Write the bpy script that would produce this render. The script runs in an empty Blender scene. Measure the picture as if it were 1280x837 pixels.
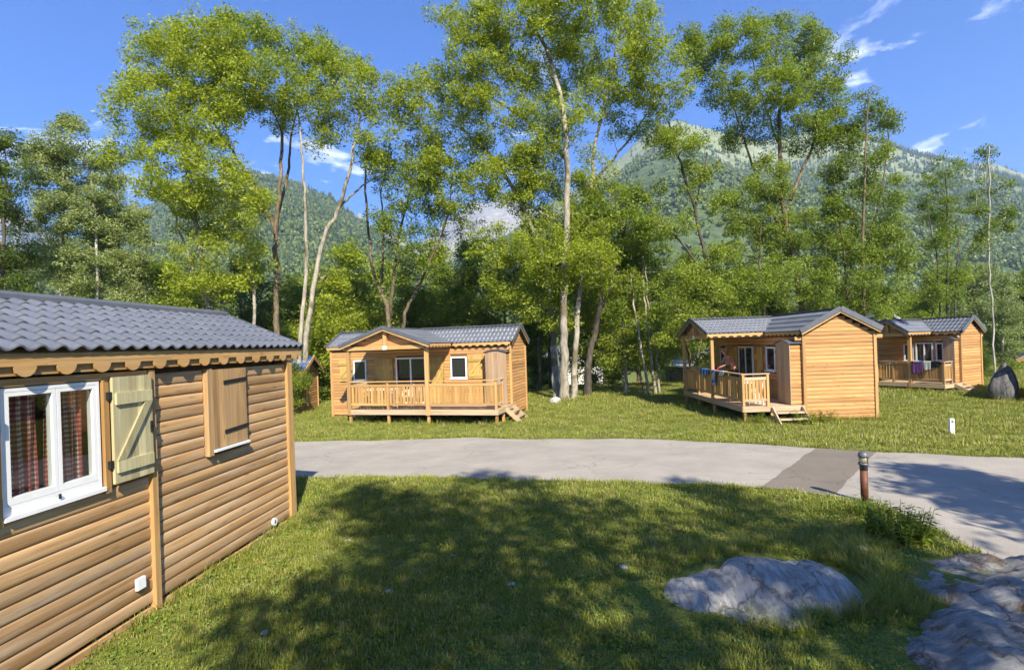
import bpy, bmesh, math, random
import numpy as np
from mathutils import Vector, Matrix
random.seed(7); rng = np.random.default_rng(11)
scene = bpy.context.scene
col = scene.collection
R_ = math.radians

# ------------------------------------------------------------------ camera
CAM_H, FPX, ROLL, HORIZON = 2.6, 650.0, -0.034, 431.0      # eye height, focal length in photo pixels, tilt, horizon row
cam_data = bpy.data.cameras.new("camera"); cam = bpy.data.objects.new("camera", cam_data); col.objects.link(cam)
cam_data.sensor_width = 36.0; cam_data.lens = 36.0 * FPX / 1280.0
cam_data.shift_y = (HORIZON - 418.5) / 1280.0
cam_data.clip_start = 0.1; cam_data.clip_end = 20000
_c, _s = math.cos(ROLL), math.sin(ROLL)
cam.matrix_world = Matrix(((_c, -_s, 0, 0), (0, 0, -1, 0), (_s, _c, 0, CAM_H), (0, 0, 0, 1)))
scene.camera = cam

# ------------------------------------------------------------------ sun, sky, exposure
SUN_EL = R_(40.0); SUN_AZ = math.atan2(0.31, -0.95)         # clockwise from +Y
to_sun = Vector((math.sin(SUN_AZ) * math.cos(SUN_EL), math.cos(SUN_AZ) * math.cos(SUN_EL), math.sin(SUN_EL)))
sun_data = bpy.data.lights.new("sun", 'SUN'); sun = bpy.data.objects.new("sun", sun_data); col.objects.link(sun)
sun_data.energy = 5.0; sun_data.angle = R_(0.53); sun_data.color = (1.0, 0.92, 0.76)
sun.rotation_euler = to_sun.to_track_quat('Z', 'Y').to_euler(); sun.location = (10, -30, 40)

world = bpy.data.worlds.new("World"); scene.world = world; world.use_nodes = True
wt = world.node_tree; wn = wt.nodes; wl = wt.links
bg = wn["Background"]; sky = wn.new("ShaderNodeTexSky"); sky.sky_type = 'NISHITA'; sky.sun_disc = False
sky.sun_elevation = SUN_EL; sky.sun_rotation = SUN_AZ; sky.altitude = 1200; sky.air_density = 1.0; sky.dust_density = 0.35; sky.ozone_density = 3.2
bg.inputs[1].default_value = 0.11
tc = wn.new("ShaderNodeTexCoord"); sep = wn.new("ShaderNodeSeparateXYZ"); wl.new(tc.outputs["Generated"], sep.inputs[0])
# fair-weather wisps of cloud in a low band all round the horizon
mp = wn.new("ShaderNodeMapping"); mp.inputs["Location"].default_value = (-1.90, 2.39, 16.97); mp.inputs["Scale"].default_value = (1.0, 1.0, 2.2)
wl.new(tc.outputs["Generated"], mp.inputs[0])
cn = wn.new("ShaderNodeTexNoise"); cn.inputs["Scale"].default_value = 3.6; cn.inputs["Detail"].default_value = 9; cn.inputs["Roughness"].default_value = 0.62
cn.inputs["Distortion"].default_value = 0.4
wl.new(mp.outputs[0], cn.inputs["Vector"])
cr = wn.new("ShaderNodeValToRGB"); cr.color_ramp.elements[0].position = 0.60; cr.color_ramp.elements[1].position = 0.69
wl.new(cn.outputs[0], cr.inputs[0])
band = wn.new("ShaderNodeValToRGB"); be = band.color_ramp.elements
be[0].position = 0.0; be[0].color = (1, 1, 1, 1); be[1].position = 0.52; be[1].color = (0, 0, 0, 1)
e = be.new(0.36); e.color = (0.75, 0.75, 0.75, 1)
wl.new(sep.outputs[2], band.inputs[0])
mul = wn.new("ShaderNodeMath"); mul.operation = 'MULTIPLY'; wl.new(cr.outputs[0], mul.inputs[0]); wl.new(band.outputs[0], mul.inputs[1])
hs = wn.new("ShaderNodeHueSaturation"); hs.inputs["Saturation"].default_value = 1.25; wl.new(sky.outputs[0], hs.inputs["Color"])
tn = wn.new("ShaderNodeMix"); tn.data_type = 'RGBA'; tn.blend_type = 'MULTIPLY'; tn.inputs[0].default_value = 1.0; tn.inputs[7].default_value = (0.37, 0.60, 0.93, 1); wl.new(hs.outputs[0], tn.inputs[6])
mx = wn.new("ShaderNodeMix"); mx.data_type = 'RGBA'; wl.new(mul.outputs[0], mx.inputs[0]); wl.new(tn.outputs[2], mx.inputs[6]); mx.inputs[7].default_value = (9.5, 9.7, 10.0, 1)
wl.new(mx.outputs[2], bg.inputs[0])
vs = scene.view_settings; vs.view_transform = 'Standard'; vs.look = 'None'; vs.exposure = 1.36; vs.gamma = 1.0; vs.use_curve_mapping = False
scene.cycles.max_bounces = 6; scene.cycles.transparent_max_bounces = 8; scene.cycles.volume_bounces = 0
scene.cycles.use_adaptive_sampling = True; scene.cycles.adaptive_threshold = 0.02; scene.cycles.use_denoising = True
scene.cycles.caustics_reflective = False; scene.cycles.caustics_refractive = False

# ------------------------------------------------------------------ helpers
def ray(u, v):
    a, b = u - 640.0, v - 418.5
    uu = _c * a + _s * b; vv = -_s * a + _c * b - (HORIZON - 418.5)
    return uu / FPX, -vv / FPX
def P(u, v, Y):
    "world point at depth Y metres seen at photo position u, v"
    x, z = ray(u, v); return Vector((x * Y, Y, CAM_H + z * Y))
def sstep(t):
    t = np.clip(t, 0, 1); return t * t * (3 - 2 * t)
def gz(x, y):
    "height of the ground"
    x = np.asarray(x, float); y = np.asarray(y, float)
    z = -0.27 * sstep((y - 9) / 8) - 4.5 * sstep((y - 33) / 35) - 7 * sstep((y - 90) / 150)
    z = z - 0.05 * sstep((5 - y) / 6) + 0.018 * np.sin(x * 1.3 + .4) * np.sin(y * 1.1) + 0.012 * np.sin(x * 3.1 + y * 2.3)
    z = z + 0.10 * np.exp(-(((x - 2.9) / 1.3) ** 2 + ((y - 6.1) / 0.9) ** 2)) + 0.12 * np.exp(-(((x - 4.7) / 1.4) ** 2 + ((y - 4.8) / 1.1) ** 2))
    return z
def gzf(x, y): return float(gz(x, y))

def tag(o, label=None, cat=None, group=None, kind=None):
    if label: o["label"] = label
    if cat: o["category"] = cat
    if group: o["group"] = group
    if kind: o["kind"] = kind
    return o
def empty(name, loc=(0, 0, 0), rz=0.0):
    o = bpy.data.objects.new(name, None); col.objects.link(o); o.location = loc; o.rotation_euler = (0, 0, rz)
    o.empty_display_size = 0.2
    return o
def link(name, me, parent=None, loc=None, rot=None, scale=None):
    o = bpy.data.objects.new(name, me); col.objects.link(o)
    if parent: o.parent = parent
    if loc is not None: o.location = loc
    if rot is not None: o.rotation_euler = rot
    if scale is not None: o.scale = scale
    return o
class MB:
    "collects simple solids, builds one mesh"
    def __init__(s): s.v = []; s.f = []
    def add(s, vs, fs):
        n = len(s.v); s.v += [tuple(p) for p in vs]; s.f += [tuple(i + n for i in f) for f in fs]; return s
    def box(s, x0, x1, y0, y1, z0, z1):
        return s.add([(x0,y0,z0),(x1,y0,z0),(x1,y1,z0),(x0,y1,z0),(x0,y0,z1),(x1,y0,z1),(x1,y1,z1),(x0,y1,z1)],
                     [(3,2,1,0),(4,5,6,7),(0,1,5,4),(1,2,6,5),(2,3,7,6),(3,0,4,7)])
    def bar(s, a, b, w, h, up=(0, 0, 1)):
        "beam from a to b, w across, h along up"
        a, b, up = Vector(a), Vector(b), Vector(up); d = (b - a).normalized(); sd = d.cross(up)
        if sd.length < 1e-4: sd = d.cross(Vector((1, 0, 0)))
        sd.normalize(); u2 = sd.cross(d)
        pts = []
        for p in (a, b):
            for i, j in ((-1,-1),(1,-1),(1,1),(-1,1)): pts.append(p + sd * (w / 2 * i) + u2 * (h / 2 * j))
        return s.add(pts, [(0,1,2,3),(7,6,5,4),(4,5,1,0),(5,6,2,1),(6,7,3,2),(7,4,0,3)])
    def tube(s, pts, rad, n=8, cap=True):
        pts = [Vector(p) for p in pts]; base = len(s.v); m = len(pts); prev = None
        for i, p in enumerate(pts):
            d = (pts[min(i + 1, m - 1)] - pts[max(i - 1, 0)])
            d = d.normalized() if d.length > 1e-6 else Vector((0, 0, 1))
            a = d.orthogonal().normalized() if prev is None else (prev - d * prev.dot(d)).normalized()
            prev = a; b = d.cross(a); r = rad[i] if hasattr(rad, '__len__') else rad
            for k in range(n):
                t = 2 * math.pi * k / n; s.v.append(tuple(p + (a * math.cos(t) + b * math.sin(t)) * r))
        for i in range(m - 1):
            for k in range(n):
                k2 = (k + 1) % n
                s.f.append((base + i*n + k, base + i*n + k2, base + (i+1)*n + k2, base + (i+1)*n + k))
        if cap:
            s.f.append(tuple(base + k for k in reversed(range(n)))); s.f.append(tuple(base + (m-1)*n + k for k in range(n)))
        return s
    def extrude(s, prof, axis, a, b):
        "prof: 2D outline (counter-clockwise); axis 'x','y','z' extruded from a to b"
        def mk(p, t):
            return (t, p[0], p[1]) if axis == 'x' else (p[0], t, p[1]) if axis == 'y' else (p[0], p[1], t)
        n = len(prof); vs = [mk(p, a) for p in prof] + [mk(p, b) for p in prof]
        fs = [tuple(reversed(range(n))), tuple(range(n, 2*n))] + [(i, (i+1) % n, n + (i+1) % n, n + i) for i in range(n)]
        return s.add(vs, fs)
    def mesh(s, name, mat, smooth=False):
        me = bpy.data.meshes.new(name); me.from_pydata(s.v, [], s.f); me.update()
        bm = bmesh.new(); bm.from_mesh(me); bmesh.ops.recalc_face_normals(bm, faces=bm.faces); bm.to_mesh(me); bm.free()
        if smooth:
            for p in me.polygons: p.use_smooth = True
        if mat: me.materials.append(mat)
        return me
    def build(s, name, mat, parent=None, smooth=False, loc=None, rot=None):
        return link(name, s.mesh(name, mat, smooth), parent, loc, rot)
def boxo(name, mat, parent, *a): return MB().box(*a).build(name, mat, parent)
def grid_mesh(name, X, Y, Z, mat, smooth=True):
    "mesh from 2D arrays"
    n, m = X.shape; v = np.stack([X, Y, Z], -1).reshape(-1, 3)
    i = np.arange(n * m).reshape(n, m)
    f = np.stack([i[:-1, :-1], i[1:, :-1], i[1:, 1:], i[:-1, 1:]], -1).reshape(-1, 4)
    return raw_mesh(name, v, f, mat, smooth)
def raw_mesh(name, v, f, mat, smooth=False):
    v = np.asarray(v, np.float32); f = np.asarray(f, np.int32); k = f.shape[1]
    me = bpy.data.meshes.new(name); me.vertices.add(len(v)); me.vertices.foreach_set("co", v.ravel())
    me.loops.add(f.size); me.loops.foreach_set("vertex_index", f.ravel())
    me.polygons.add(len(f)); me.polygons.foreach_set("loop_start", np.arange(0, f.size, k, dtype=np.int32))
    me.polygons.foreach_set("loop_total", np.full(len(f), k, np.int32))
    if smooth: me.polygons.foreach_set("use_smooth", np.ones(len(f), bool))
    me.update(calc_edges=True); me.validate()
    if mat: me.materials.append(mat)
    return me

# ------------------------------------------------------------------ materials
def new_mat(name):
    m = bpy.data.materials.new(name); m.use_nodes = True; nt = m.node_tree
    return m, nt, nt.nodes["Principled BSDF"]
def N(nt, t, **kw):
    n = nt.nodes.new(t)
    for k, v in kw.items():
        if k in n.inputs.keys(): n.inputs[k].default_value = v
        else: setattr(n, k, v)
    return n
def ramp(nt, src, stops):
    r = nt.nodes.new("ShaderNodeValToRGB"); el = r.color_ramp.elements
    while len(el) < len(stops): el.new(0.5)
    for e_, (p_, c_) in zip(el, stops): e_.position = p_; e_.color = (*c_, 1) if len(c_) == 3 else c_
    nt.links.new(src, r.inputs[0]); return r
def mixc(nt, fac, a, b, mode='MIX'):
    m = nt.nodes.new("ShaderNodeMix"); m.data_type = 'RGBA'; m.blend_type = mode; L = nt.links
    for s, i in ((fac, 0), (a, 6), (b, 7)):
        if hasattr(s, "is_linked") or hasattr(s, "links"): L.new(s, m.inputs[i])
        else: m.inputs[i].default_value = s if i == 0 else (*s, 1)
    return m.outputs[2]
def bump(nt, h, strength, dist=0.02):
    b = nt.nodes.new("ShaderNodeBump"); b.inputs["Strength"].default_value = strength; b.inputs["Distance"].default_value = dist
    nt.links.new(h, b.inputs["Height"]); return b.outputs[0]
def plain(name, c, rough=0.6, metal=0.0, var=0.15, scale=8.0, spec=0.4):
    m, nt, b = new_mat(name); L = nt.links
    tc_ = N(nt, "ShaderNodeTexCoord"); nz = N(nt, "ShaderNodeTexNoise", Scale=scale, Detail=5.0); L.new(tc_.outputs["Object"], nz.inputs["Vector"])
    lo = tuple(x * (1 - var) for x in c); hi = tuple(min(1, x * (1 + var)) for x in c)
    r = ramp(nt, nz.outputs[0], [(0.3, lo), (0.7, hi)]); L.new(r.outputs[0], b.inputs["Base Color"])
    b.inputs["Roughness"].default_value = rough; b.inputs["Metallic"].default_value = metal; b.inputs["Specular IOR Level"].default_value = spec
    return m
def wood(name, c1, c2, axis='x', knots=0.5, rough=0.65, grey=(0.33, 0.28, 0.22), weather=0.35, gscale=1.0):
    "softwood: grain along one axis, knots, board-to-board tint, weathering"
    m, nt, b = new_mat(name); L = nt.links
    tc_ = N(nt, "ShaderNodeTexCoord"); oi = N(nt, "ShaderNodeObjectInfo")
    off = N(nt, "ShaderNodeVectorMath", operation='SCALE'); cmb = N(nt, "ShaderNodeCombineXYZ")
    for k in range(3): L.new(oi.outputs["Random"], cmb.inputs[k])
    L.new(cmb.outputs[0], off.inputs[0]); off.inputs["Scale"].default_value = 37.0
    add = N(nt, "ShaderNodeVectorMath", operation='ADD'); L.new(tc_.outputs["Object"], add.inputs[0]); L.new(off.outputs[0], add.inputs[1])
    sc = {'x': (0.9, 22, 22), 'y': (22, 0.9, 22), 'z': (22, 22, 0.9)}[axis]
    mp_ = N(nt, "ShaderNodeMapping"); mp_.inputs["Scale"].default_value = tuple(q * gscale for q in sc); L.new(add.outputs[0], mp_.inputs[0])
    g = N(nt, "ShaderNodeTexNoise", Scale=1.0, Detail=6.0, Roughness=0.6, Distortion=0.6); L.new(mp_.outputs[0], g.inputs["Vector"])
    gr = ramp(nt, g.outputs[0], [(0.30, c1), (0.68, c2)])
    # tint per board
    tint = ramp(nt, oi.outputs["Random"], [(0.0, (0.74, 0.71, 0.68)), (0.5, (1, 1, 1)), (1.0, (1.20, 1.17, 1.12))])
    c = mixc(nt, 1.0, gr.outputs[0], tint.outputs[0], 'MULTIPLY')
    # knots
    sk = {'x': (2.6, 9, 9), 'y': (9, 2.6, 9), 'z': (9, 9, 2.6)}[axis]
    mk = N(nt, "ShaderNodeMapping"); mk.inputs["Scale"].default_value = sk; L.new(add.outputs[0], mk.inputs[0])
    vo = N(nt, "ShaderNodeTexVoronoi", Scale=1.0, Randomness=1.0); L.new(mk.outputs[0], vo.inputs["Vector"])
    kr = ramp(nt, vo.outputs["Distance"], [(0.04, (1, 1, 1)), (0.20, (0, 0, 0))])
    kf = N(nt, "ShaderNodeMath", operation='MULTIPLY'); L.new(kr.outputs[0], kf.inputs[0]); kf.inputs[1].default_value = knots
    c = mixc(nt, kf.outputs[0], c, tuple(x * 0.40 for x in c1))
    # weathered patches
    sw = {'x': (.45, 5, 5), 'y': (5, .45, 5), 'z': (5, 5, .45)}[axis]; mw_ = N(nt, "ShaderNodeMapping"); mw_.inputs["Scale"].default_value = sw; L.new(add.outputs[0], mw_.inputs[0])
    w = N(nt, "ShaderNodeTexNoise", Scale=1.6, Detail=8.0, Roughness=0.7); L.new(mw_.outputs[0], w.inputs["Vector"])
    wr = ramp(nt, w.outputs[0], [(0.46, (0, 0, 0)), (0.72, (weather,) * 3)])
    c = mixc(nt, wr.outputs[0], c, grey)
    L.new(c, b.inputs["Base Color"]); b.inputs["Roughness"].default_value = rough; b.inputs["Specular IOR Level"].default_value = 0.3
    L.new(bump(nt, g.outputs[0], 0.25, 0.01), b.inputs["Normal"])
    return m
M = {}
M['log'] = wood('log_wood', (0.37, 0.180, 0.060), (0.60, 0.335, 0.130), knots=0.6, weather=0.30, grey=(0.44, 0.32, 0.19))
M['log_near'] = wood('near_log_wood', (0.300, 0.165, 0.068), (0.530, 0.335, 0.158), knots=0.6, weather=0.65, grey=(0.56, 0.46, 0.33))
M['beam'] = wood('beam_wood', (0.36, 0.200, 0.070), (0.56, 0.340, 0.135), knots=0.5, weather=0.25)
M['post'] = wood('post_wood', (0.36, 0.200, 0.070), (0.56, 0.340, 0.135), axis='z', knots=0.5, weather=0.25)
M['deck'] = wood('deck_wood', (0.38, 0.270, 0.160), (0.56, 0.430, 0.280), knots=0.3, weather=0.7, grey=(0.40, 0.33, 0.24))
M['deck_y'] = wood('deck_wood_cross', (0.38, 0.270, 0.160), (0.56, 0.430, 0.280), axis='y', knots=0.3, weather=0.7, grey=(0.50, 0.43, 0.33))
M['slat'] = wood('slat_wood', (0.36, 0.190, 0.055), (0.54, 0.315, 0.110), axis='z', knots=0.4, weather=0.3)
M['cup'] = wood('cupboard_wood', (0.30, 0.195, 0.110), (0.44, 0.300, 0.180), axis='z', knots=0.3, weather=0.7)
M['green_wood'] = wood('treated_wood', (0.36, 0.315, 0.170), (0.54, 0.490, 0.290), axis='z', knots=0.35, weather=0.3, grey=(0.50, 0.44, 0.26))
M['yellow_wood'] = wood('shutter_wood', (0.38, 0.235, 0.060), (0.55, 0.370, 0.110), axis='z', knots=0.35, weather=0.2)
M['core'] = plain('wall_core', (0.22, 0.12, 0.05), 0.8)
M['white'] = plain('white_plastic', (0.80, 0.80, 0.79), 0.35, var=0.04)
M['iron'] = plain('black_iron', (0.025, 0.025, 0.028), 0.5, 0.4)
M['glass'], _nt, _b = new_mat('window_glass'); _b.inputs["Base Color"].default_value = (0.02, 0.022, 0.025, 1); _b.inputs["Roughness"].default_value = 0.03; _b.inputs["Specular IOR Level"].default_value = 0.8
def roof_mat(name, c):
    m, nt, b = new_mat(name); L = nt.links; tc_ = N(nt, "ShaderNodeTexCoord"); oi = N(nt, "ShaderNodeObjectInfo")
    nz = N(nt, "ShaderNodeTexNoise", Scale=2.2, Detail=8.0, Roughness=0.7); L.new(tc_.outputs["Object"], nz.inputs["Vector"])
    r = ramp(nt, nz.outputs[0], [(0.3, tuple(x * 0.78 for x in c)), (0.7, tuple(x * 1.22 for x in c))])
    t = ramp(nt, oi.outputs["Random"], [(0, (0.88,) * 3), (1, (1.1,) * 3)])
    L.new(mixc(nt, 1.0, r.outputs[0], t.outputs[0], 'MULTIPLY'), b.inputs["Base Color"])
    b.inputs["Roughness"].default_value = 0.42; b.inputs["Specular IOR Level"].default_value = 0.5
    return m
M['tile'] = roof_mat('slate_grey_sheet', (0.125, 0.135, 0.16))
M['tile_blue'] = roof_mat('blue_sheet', (0.05, 0.10, 0.24))
M['trim_grey'] = roof_mat('grey_verge', (0.10, 0.108, 0.122))

def bark(name, c1, c2, moss=0.3):
    m, nt, b = new_mat(name); L = nt.links; tc_ = N(nt, "ShaderNodeTexCoord")
    mp_ = N(nt, "ShaderNodeMapping"); mp_.inputs["Scale"].default_value = (7, 7, 2.2); L.new(tc_.outputs["Object"], mp_.inputs[0])
    g = N(nt, "ShaderNodeTexNoise", Scale=1.0, Detail=8.0, Roughness=0.7); L.new(mp_.outputs[0], g.inputs["Vector"])
    r = ramp(nt, g.outputs[0], [(0.35, c1), (0.62, c2)])
    w = N(nt, "ShaderNodeTexNoise", Scale=1.1, Detail=4.0); L.new(tc_.outputs["Object"], w.inputs["Vector"])
    wr = ramp(nt, w.outputs[0], [(0.52, (0, 0, 0)), (0.60, (moss,) * 3)])
    L.new(mixc(nt, wr.outputs[0], r.outputs[0], (0.10, 0.075, 0.03)), b.inputs["Base Color"]); b.inputs["Roughness"].default_value = 0.9
    L.new(bump(nt, g.outputs[0], 0.8, 0.05), b.inputs["Normal"]); return m
M['bark_pale'] = bark('pale_ash_bark', (0.18, 0.155, 0.115), (0.42, 0.37, 0.29), 0.8)
M['bark_brown'] = bark('mossy_brown_bark', (0.06, 0.042, 0.025), (0.22, 0.165, 0.10), 0.7)
M['bark_dark'] = bark('dark_bark', (0.03, 0.026, 0.02), (0.11, 0.09, 0.065), 0.5)
M['bark_birch'] = bark('birch_bark', (0.22, 0.20, 0.17), (0.52, 0.49, 0.43), 0.3)
def leaf(name, dark, light, trans=0.45, scale=0.9):
    m = bpy.data.materials.new(name); m.use_nodes = True; nt = m.node_tree; nt.nodes.clear(); L = nt.links
    out = N(nt, "ShaderNodeOutputMaterial"); tc_ = N(nt, "ShaderNodeTexCoord"); oi = N(nt, "ShaderNodeObjectInfo")
    n1 = N(nt, "ShaderNodeTexNoise", Scale=scale, Detail=3.0); L.new(tc_.outputs["Object"], n1.inputs["Vector"])
    n2 = N(nt, "ShaderNodeTexWhiteNoise", noise_dimensions='3D')
    sn = N(nt, "ShaderNodeVectorMath", operation='SNAP'); sn.inputs[1].default_value = (0.12, 0.12, 0.12); L.new(tc_.outputs["Object"], sn.inputs[0]); L.new(sn.outputs[0], n2.inputs["Vector"])
    mm = N(nt, "ShaderNodeMath", operation='MULTIPLY_ADD'); L.new(n2.outputs["Value"], mm.inputs[0]); mm.inputs[1].default_value = 0.42; L.new(n1.outputs[0], mm.inputs[2])
    r = ramp(nt, mm.outputs[0], [(0.42, dark), (0.92, light)])
    t = ramp(nt, oi.outputs["Random"], [(0, (0.86, 0.90, 0.92)), (1, (1.12, 1.08, 1.0))])
    c = mixc(nt, 1.0, r.outputs[0], t.outputs[0], 'MULTIPLY')
    d = N(nt, "ShaderNodeBsdfPrincipled", Roughness=0.5); d.inputs["Specular IOR Level"].default_value = 0.35; L.new(c, d.inputs["Base Color"])
    tr = N(nt, "ShaderNodeBsdfTranslucent"); L.new(mixc(nt, 1.0, c, (1.25, 1.25, 0.55), 'MULTIPLY'), tr.inputs["Color"])
    mxs = N(nt, "ShaderNodeMixShader"); mxs.inputs[0].default_value = trans; L.new(d.outputs[0], mxs.inputs[1]); L.new(tr.outputs[0], mxs.inputs[2])
    L.new(mxs.outputs[0], out.inputs[0]); return m
M['leaf_ash'] = leaf('ash_leaf', (0.170, 0.225, 0.022), (0.370, 0.430, 0.045))
M['leaf_green'] = leaf('green_leaf', (0.115, 0.175, 0.022), (0.275, 0.345, 0.044))
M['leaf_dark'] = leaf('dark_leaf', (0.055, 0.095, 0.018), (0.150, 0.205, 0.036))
M['leaf_pale'] = leaf('pale_sage_leaf', (0.170, 0.225, 0.090), (0.350, 0.405, 0.175))
M['leaf_poplar'] = leaf('poplar_leaf', (0.100, 0.155, 0.018), (0.255, 0.325, 0.042))
M['leaf_bush'] = leaf('bush_leaf', (0.115, 0.165, 0.022), (0.300, 0.355, 0.046))

# ------------------------------------------------------------------ ground
def catmull(pts, n):
    pts = np.array(pts, float); d = np.r_[0, np.cumsum(np.hypot(*np.diff(pts, axis=0).T))]; t = np.linspace(0, d[-1], n)
    ext = np.vstack([2 * pts[0] - pts[1], pts, 2 * pts[-1] - pts[-2]]); out = []
    for q in t:
        i = min(np.searchsorted(d, q, side='right') - 1, len(pts) - 2); u = (q - d[i]) / (d[i + 1] - d[i]); p0, p1, p2, p3 = ext[i:i + 4]
        out.append(0.5 * (2 * p1 + (p2 - p0) * u + (2 * p0 - 5 * p1 + 4 * p2 - p3) * u * u + (3 * p1 - p0 - 3 * p2 + p3) * u ** 3))
    return np.array(out)
FAR = [(-30, 17.9), (-16, 17.2), (-7.2, 16.57), (-3.66, 16.40), (-.11, 15.87), (2.68, 15.08), (4.52, 14.32), (6.18, 13.16), (7.35, 12.1), (8.04, 11.49), (9.04, 10.99), (10.31, 10.56), (13, 9.9), (19, 8.9), (30, 7)]
NEAR = [(-30, 13.5), (-16, 12.3), (-7, 11.3), (-4.65, 10.95), (-2.72, 10.65), (-.72, 10.15), (.82, 9.92), (2.24, 9.49), (3.04, 9.27), (4.12, 8.83), (5.02, 8.40), (5.40, 7.75), (5.38, 6.9), (5.3, 6.1), (5.6, 4.9), (6.6, 3), (9, -2), (14, -10)]
far_c, near_c = catmull(FAR, 120), catmull(NEAR, 120)
wob = lambda c, s: c + 0.045 * np.stack([np.sin(np.arange(len(c)) * 1.9 + s) + np.sin(np.arange(len(c)) * .83), np.sin(np.arange(len(c)) * 2.3 + s) + np.sin(np.arange(len(c)) * .61 + s)], -1)
far_c, near_c = wob(far_c, 0.0), wob(near_c, 1.3)
road_poly = np.vstack([far_c, near_c[::-1]])
def inside(poly, x, y):
    x = np.asarray(x); y = np.asarray(y); c = np.zeros(x.shape, bool); n = len(poly); j = n - 1
    for i in range(n):
        xi, yi = poly[i]; xj, yj = poly[j]
        m = ((yi > y) != (yj > y)) & (x < (xj - xi) * (y - yi) / (yj - yi + 1e-12) + xi); c ^= m; j = i
    return c
def ground_mat():
    m, nt, b = new_mat('lawn_soil'); L = nt.links; tc_ = N(nt, "ShaderNodeTexCoord")
    def nz(s, d=6.0, r=0.6):
        n = N(nt, "ShaderNodeTexNoise", Scale=s, Detail=d, Roughness=r); L.new(tc_.outputs["Object"], n.inputs["Vector"]); return n.outputs[0]
    fine = ramp(nt, nz(38.0, 4.0), [(0.35, (0.085, 0.105, 0.024)), (0.65, (0.200, 0.225, 0.052))])
    dry = ramp(nt, nz(22.0, 4.0), [(0.35, (0.15, 0.125, 0.065)), (0.7, (0.28, 0.235, 0.13))])
    f1 = ramp(nt, nz(0.9, 6.0, 0.7), [(0.54, (0, 0, 0)), (0.68, (0.75, 0.75, 0.75))])
    c = mixc(nt, f1.outputs[0], fine.outputs[0], dry.outputs[0])
    big = ramp(nt, nz(0.12, 3.0), [(0.3, (0.82, 0.88, 0.8)), (0.7, (1.15, 1.1, 1.0))])
    L.new(mixc(nt, 1.0, c, big.outputs[0], 'MULTIPLY'), b.inputs["Base Color"]); b.inputs["Roughness"].default_value = 0.95; b.inputs["Specular IOR Level"].default_value = 0.1
    L.new(bump(nt, nz(30.0, 6.0), 0.8, 0.04), b.inputs["Normal"]); return m
M['ground'] = ground_mat()
gx = np.unique(np.round(np.r_[np.linspace(-6000, -60, 25), np.linspace(-60, -14, 30), np.arange(-14, 24, 0.25), np.linspace(24, 70, 30), np.linspace(70, 6000, 25)], 3))
gy = np.unique(np.round(np.r_[np.linspace(-3000, -40, 12), np.linspace(-40, -3, 24), np.arange(-3, 34, 0.25), np.linspace(34, 130, 50), np.linspace(130, 6500, 40)], 3))
GX, GY = np.meshgrid(gx, gy, indexing='ij')
tag(link("ground", grid_mesh("ground", GX, GY, gz(GX, GY), M['ground'])), "grassy ground of the campsite and the valley floor", kind="structure")

def asphalt(name, c1, c2, sp=0.5):
    m, nt, b = new_mat(name); L = nt.links; tc_ = N(nt, "ShaderNodeTexCoord")
    def nz(s, d=6.0, r=0.6):
        n = N(nt, "ShaderNodeTexNoise", Scale=s, Detail=d, Roughness=r); L.new(tc_.outputs["Object"], n.inputs["Vector"]); return n.outputs[0]
    a = ramp(nt, nz(95.0, 3.0), [(0.3, c1), (0.7, c2)])
    pat = ramp(nt, nz(0.8, 7.0, 0.65), [(0.32, (0.84, 0.83, 0.82)), (0.68, (1.10, 1.09, 1.06))])
    c = mixc(nt, 1.0, a.outputs[0], pat.outputs[0], 'MULTIPLY')
    mk = ramp(nt, nz(2.3, 8.0, 0.75), [(0.60, (0, 0, 0)), (0.78, (sp,) * 3)])
    c = mixc(nt, mk.outputs[0], c, tuple(x * 1.5 for x in c2))
    vo = N(nt, "ShaderNodeTexVoronoi", Scale=60.0); L.new(tc_.outputs["Object"], vo.inputs["Vector"])
    st = ramp(nt, vo.outputs["Distance"], [(0.06, (0.7,) * 3), (0.22, (1, 1, 1))])
    c = mixc(nt, 1.0, c, st.outputs[0], 'MULTIPLY')
    wq = N(nt, "ShaderNodeTexNoise", Scale=1.4, Detail=5.0); L.new(tc_.outputs["Object"], wq.inputs["Vector"])
    wa = N(nt, "ShaderNodeVectorMath", operation='MULTIPLY_ADD'); L.new(wq.outputs["Color"], wa.inputs[0]); wa.inputs[1].default_value = (0.9, 0.9, 0.9); L.new(tc_.outputs["Object"], wa.inputs[2])
    ck = N(nt, "ShaderNodeTexVoronoi", Scale=0.55, feature='DISTANCE_TO_EDGE'); L.new(wa.outputs[0], ck.inputs["Vector"])
    cl_ = ramp(nt, ck.outputs["Distance"], [(0.003, (0.74,) * 3), (0.012, (1, 1, 1))]); msk = ramp(nt, nz(0.5, 3.0), [(0.47, (0, 0, 0)), (0.56, (1, 1, 1))])
    c = mixc(nt, msk.outputs[0], c, mixc(nt, 1.0, c, cl_.outputs[0], 'MULTIPLY'))
    ol = ramp(nt, nz(3.1, 2.0), [(0.70, (1, 1, 1)), (0.80, (0.72, 0.71, 0.70))]); c = mixc(nt, 1.0, c, ol.outputs[0], 'MULTIPLY')
    L.new(c, b.inputs["Base Color"]); b.inputs["Roughness"].default_value = 0.9; b.inputs["Specular IOR Level"].default_value = 0.2
    L.new(bump(nt, nz(120.0, 3.0), 0.5, 0.01), b.inputs["Normal"]); return m
M['road'] = asphalt('worn_pale_asphalt', (0.280, 0.254, 0.222), (0.395, 0.362, 0.320))
M['patch'] = asphalt('dark_asphalt_patch', (0.150, 0.128, 0.106), (0.225, 0.195, 0.163), 0.35)
tt = np.linspace(0, 1, 26)[None, :]
RX = far_c[:, :1] * (1 - tt) + near_c[:, :1] * tt; RY = far_c[:, 1:] * (1 - tt) + near_c[:, 1:] * tt
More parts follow.
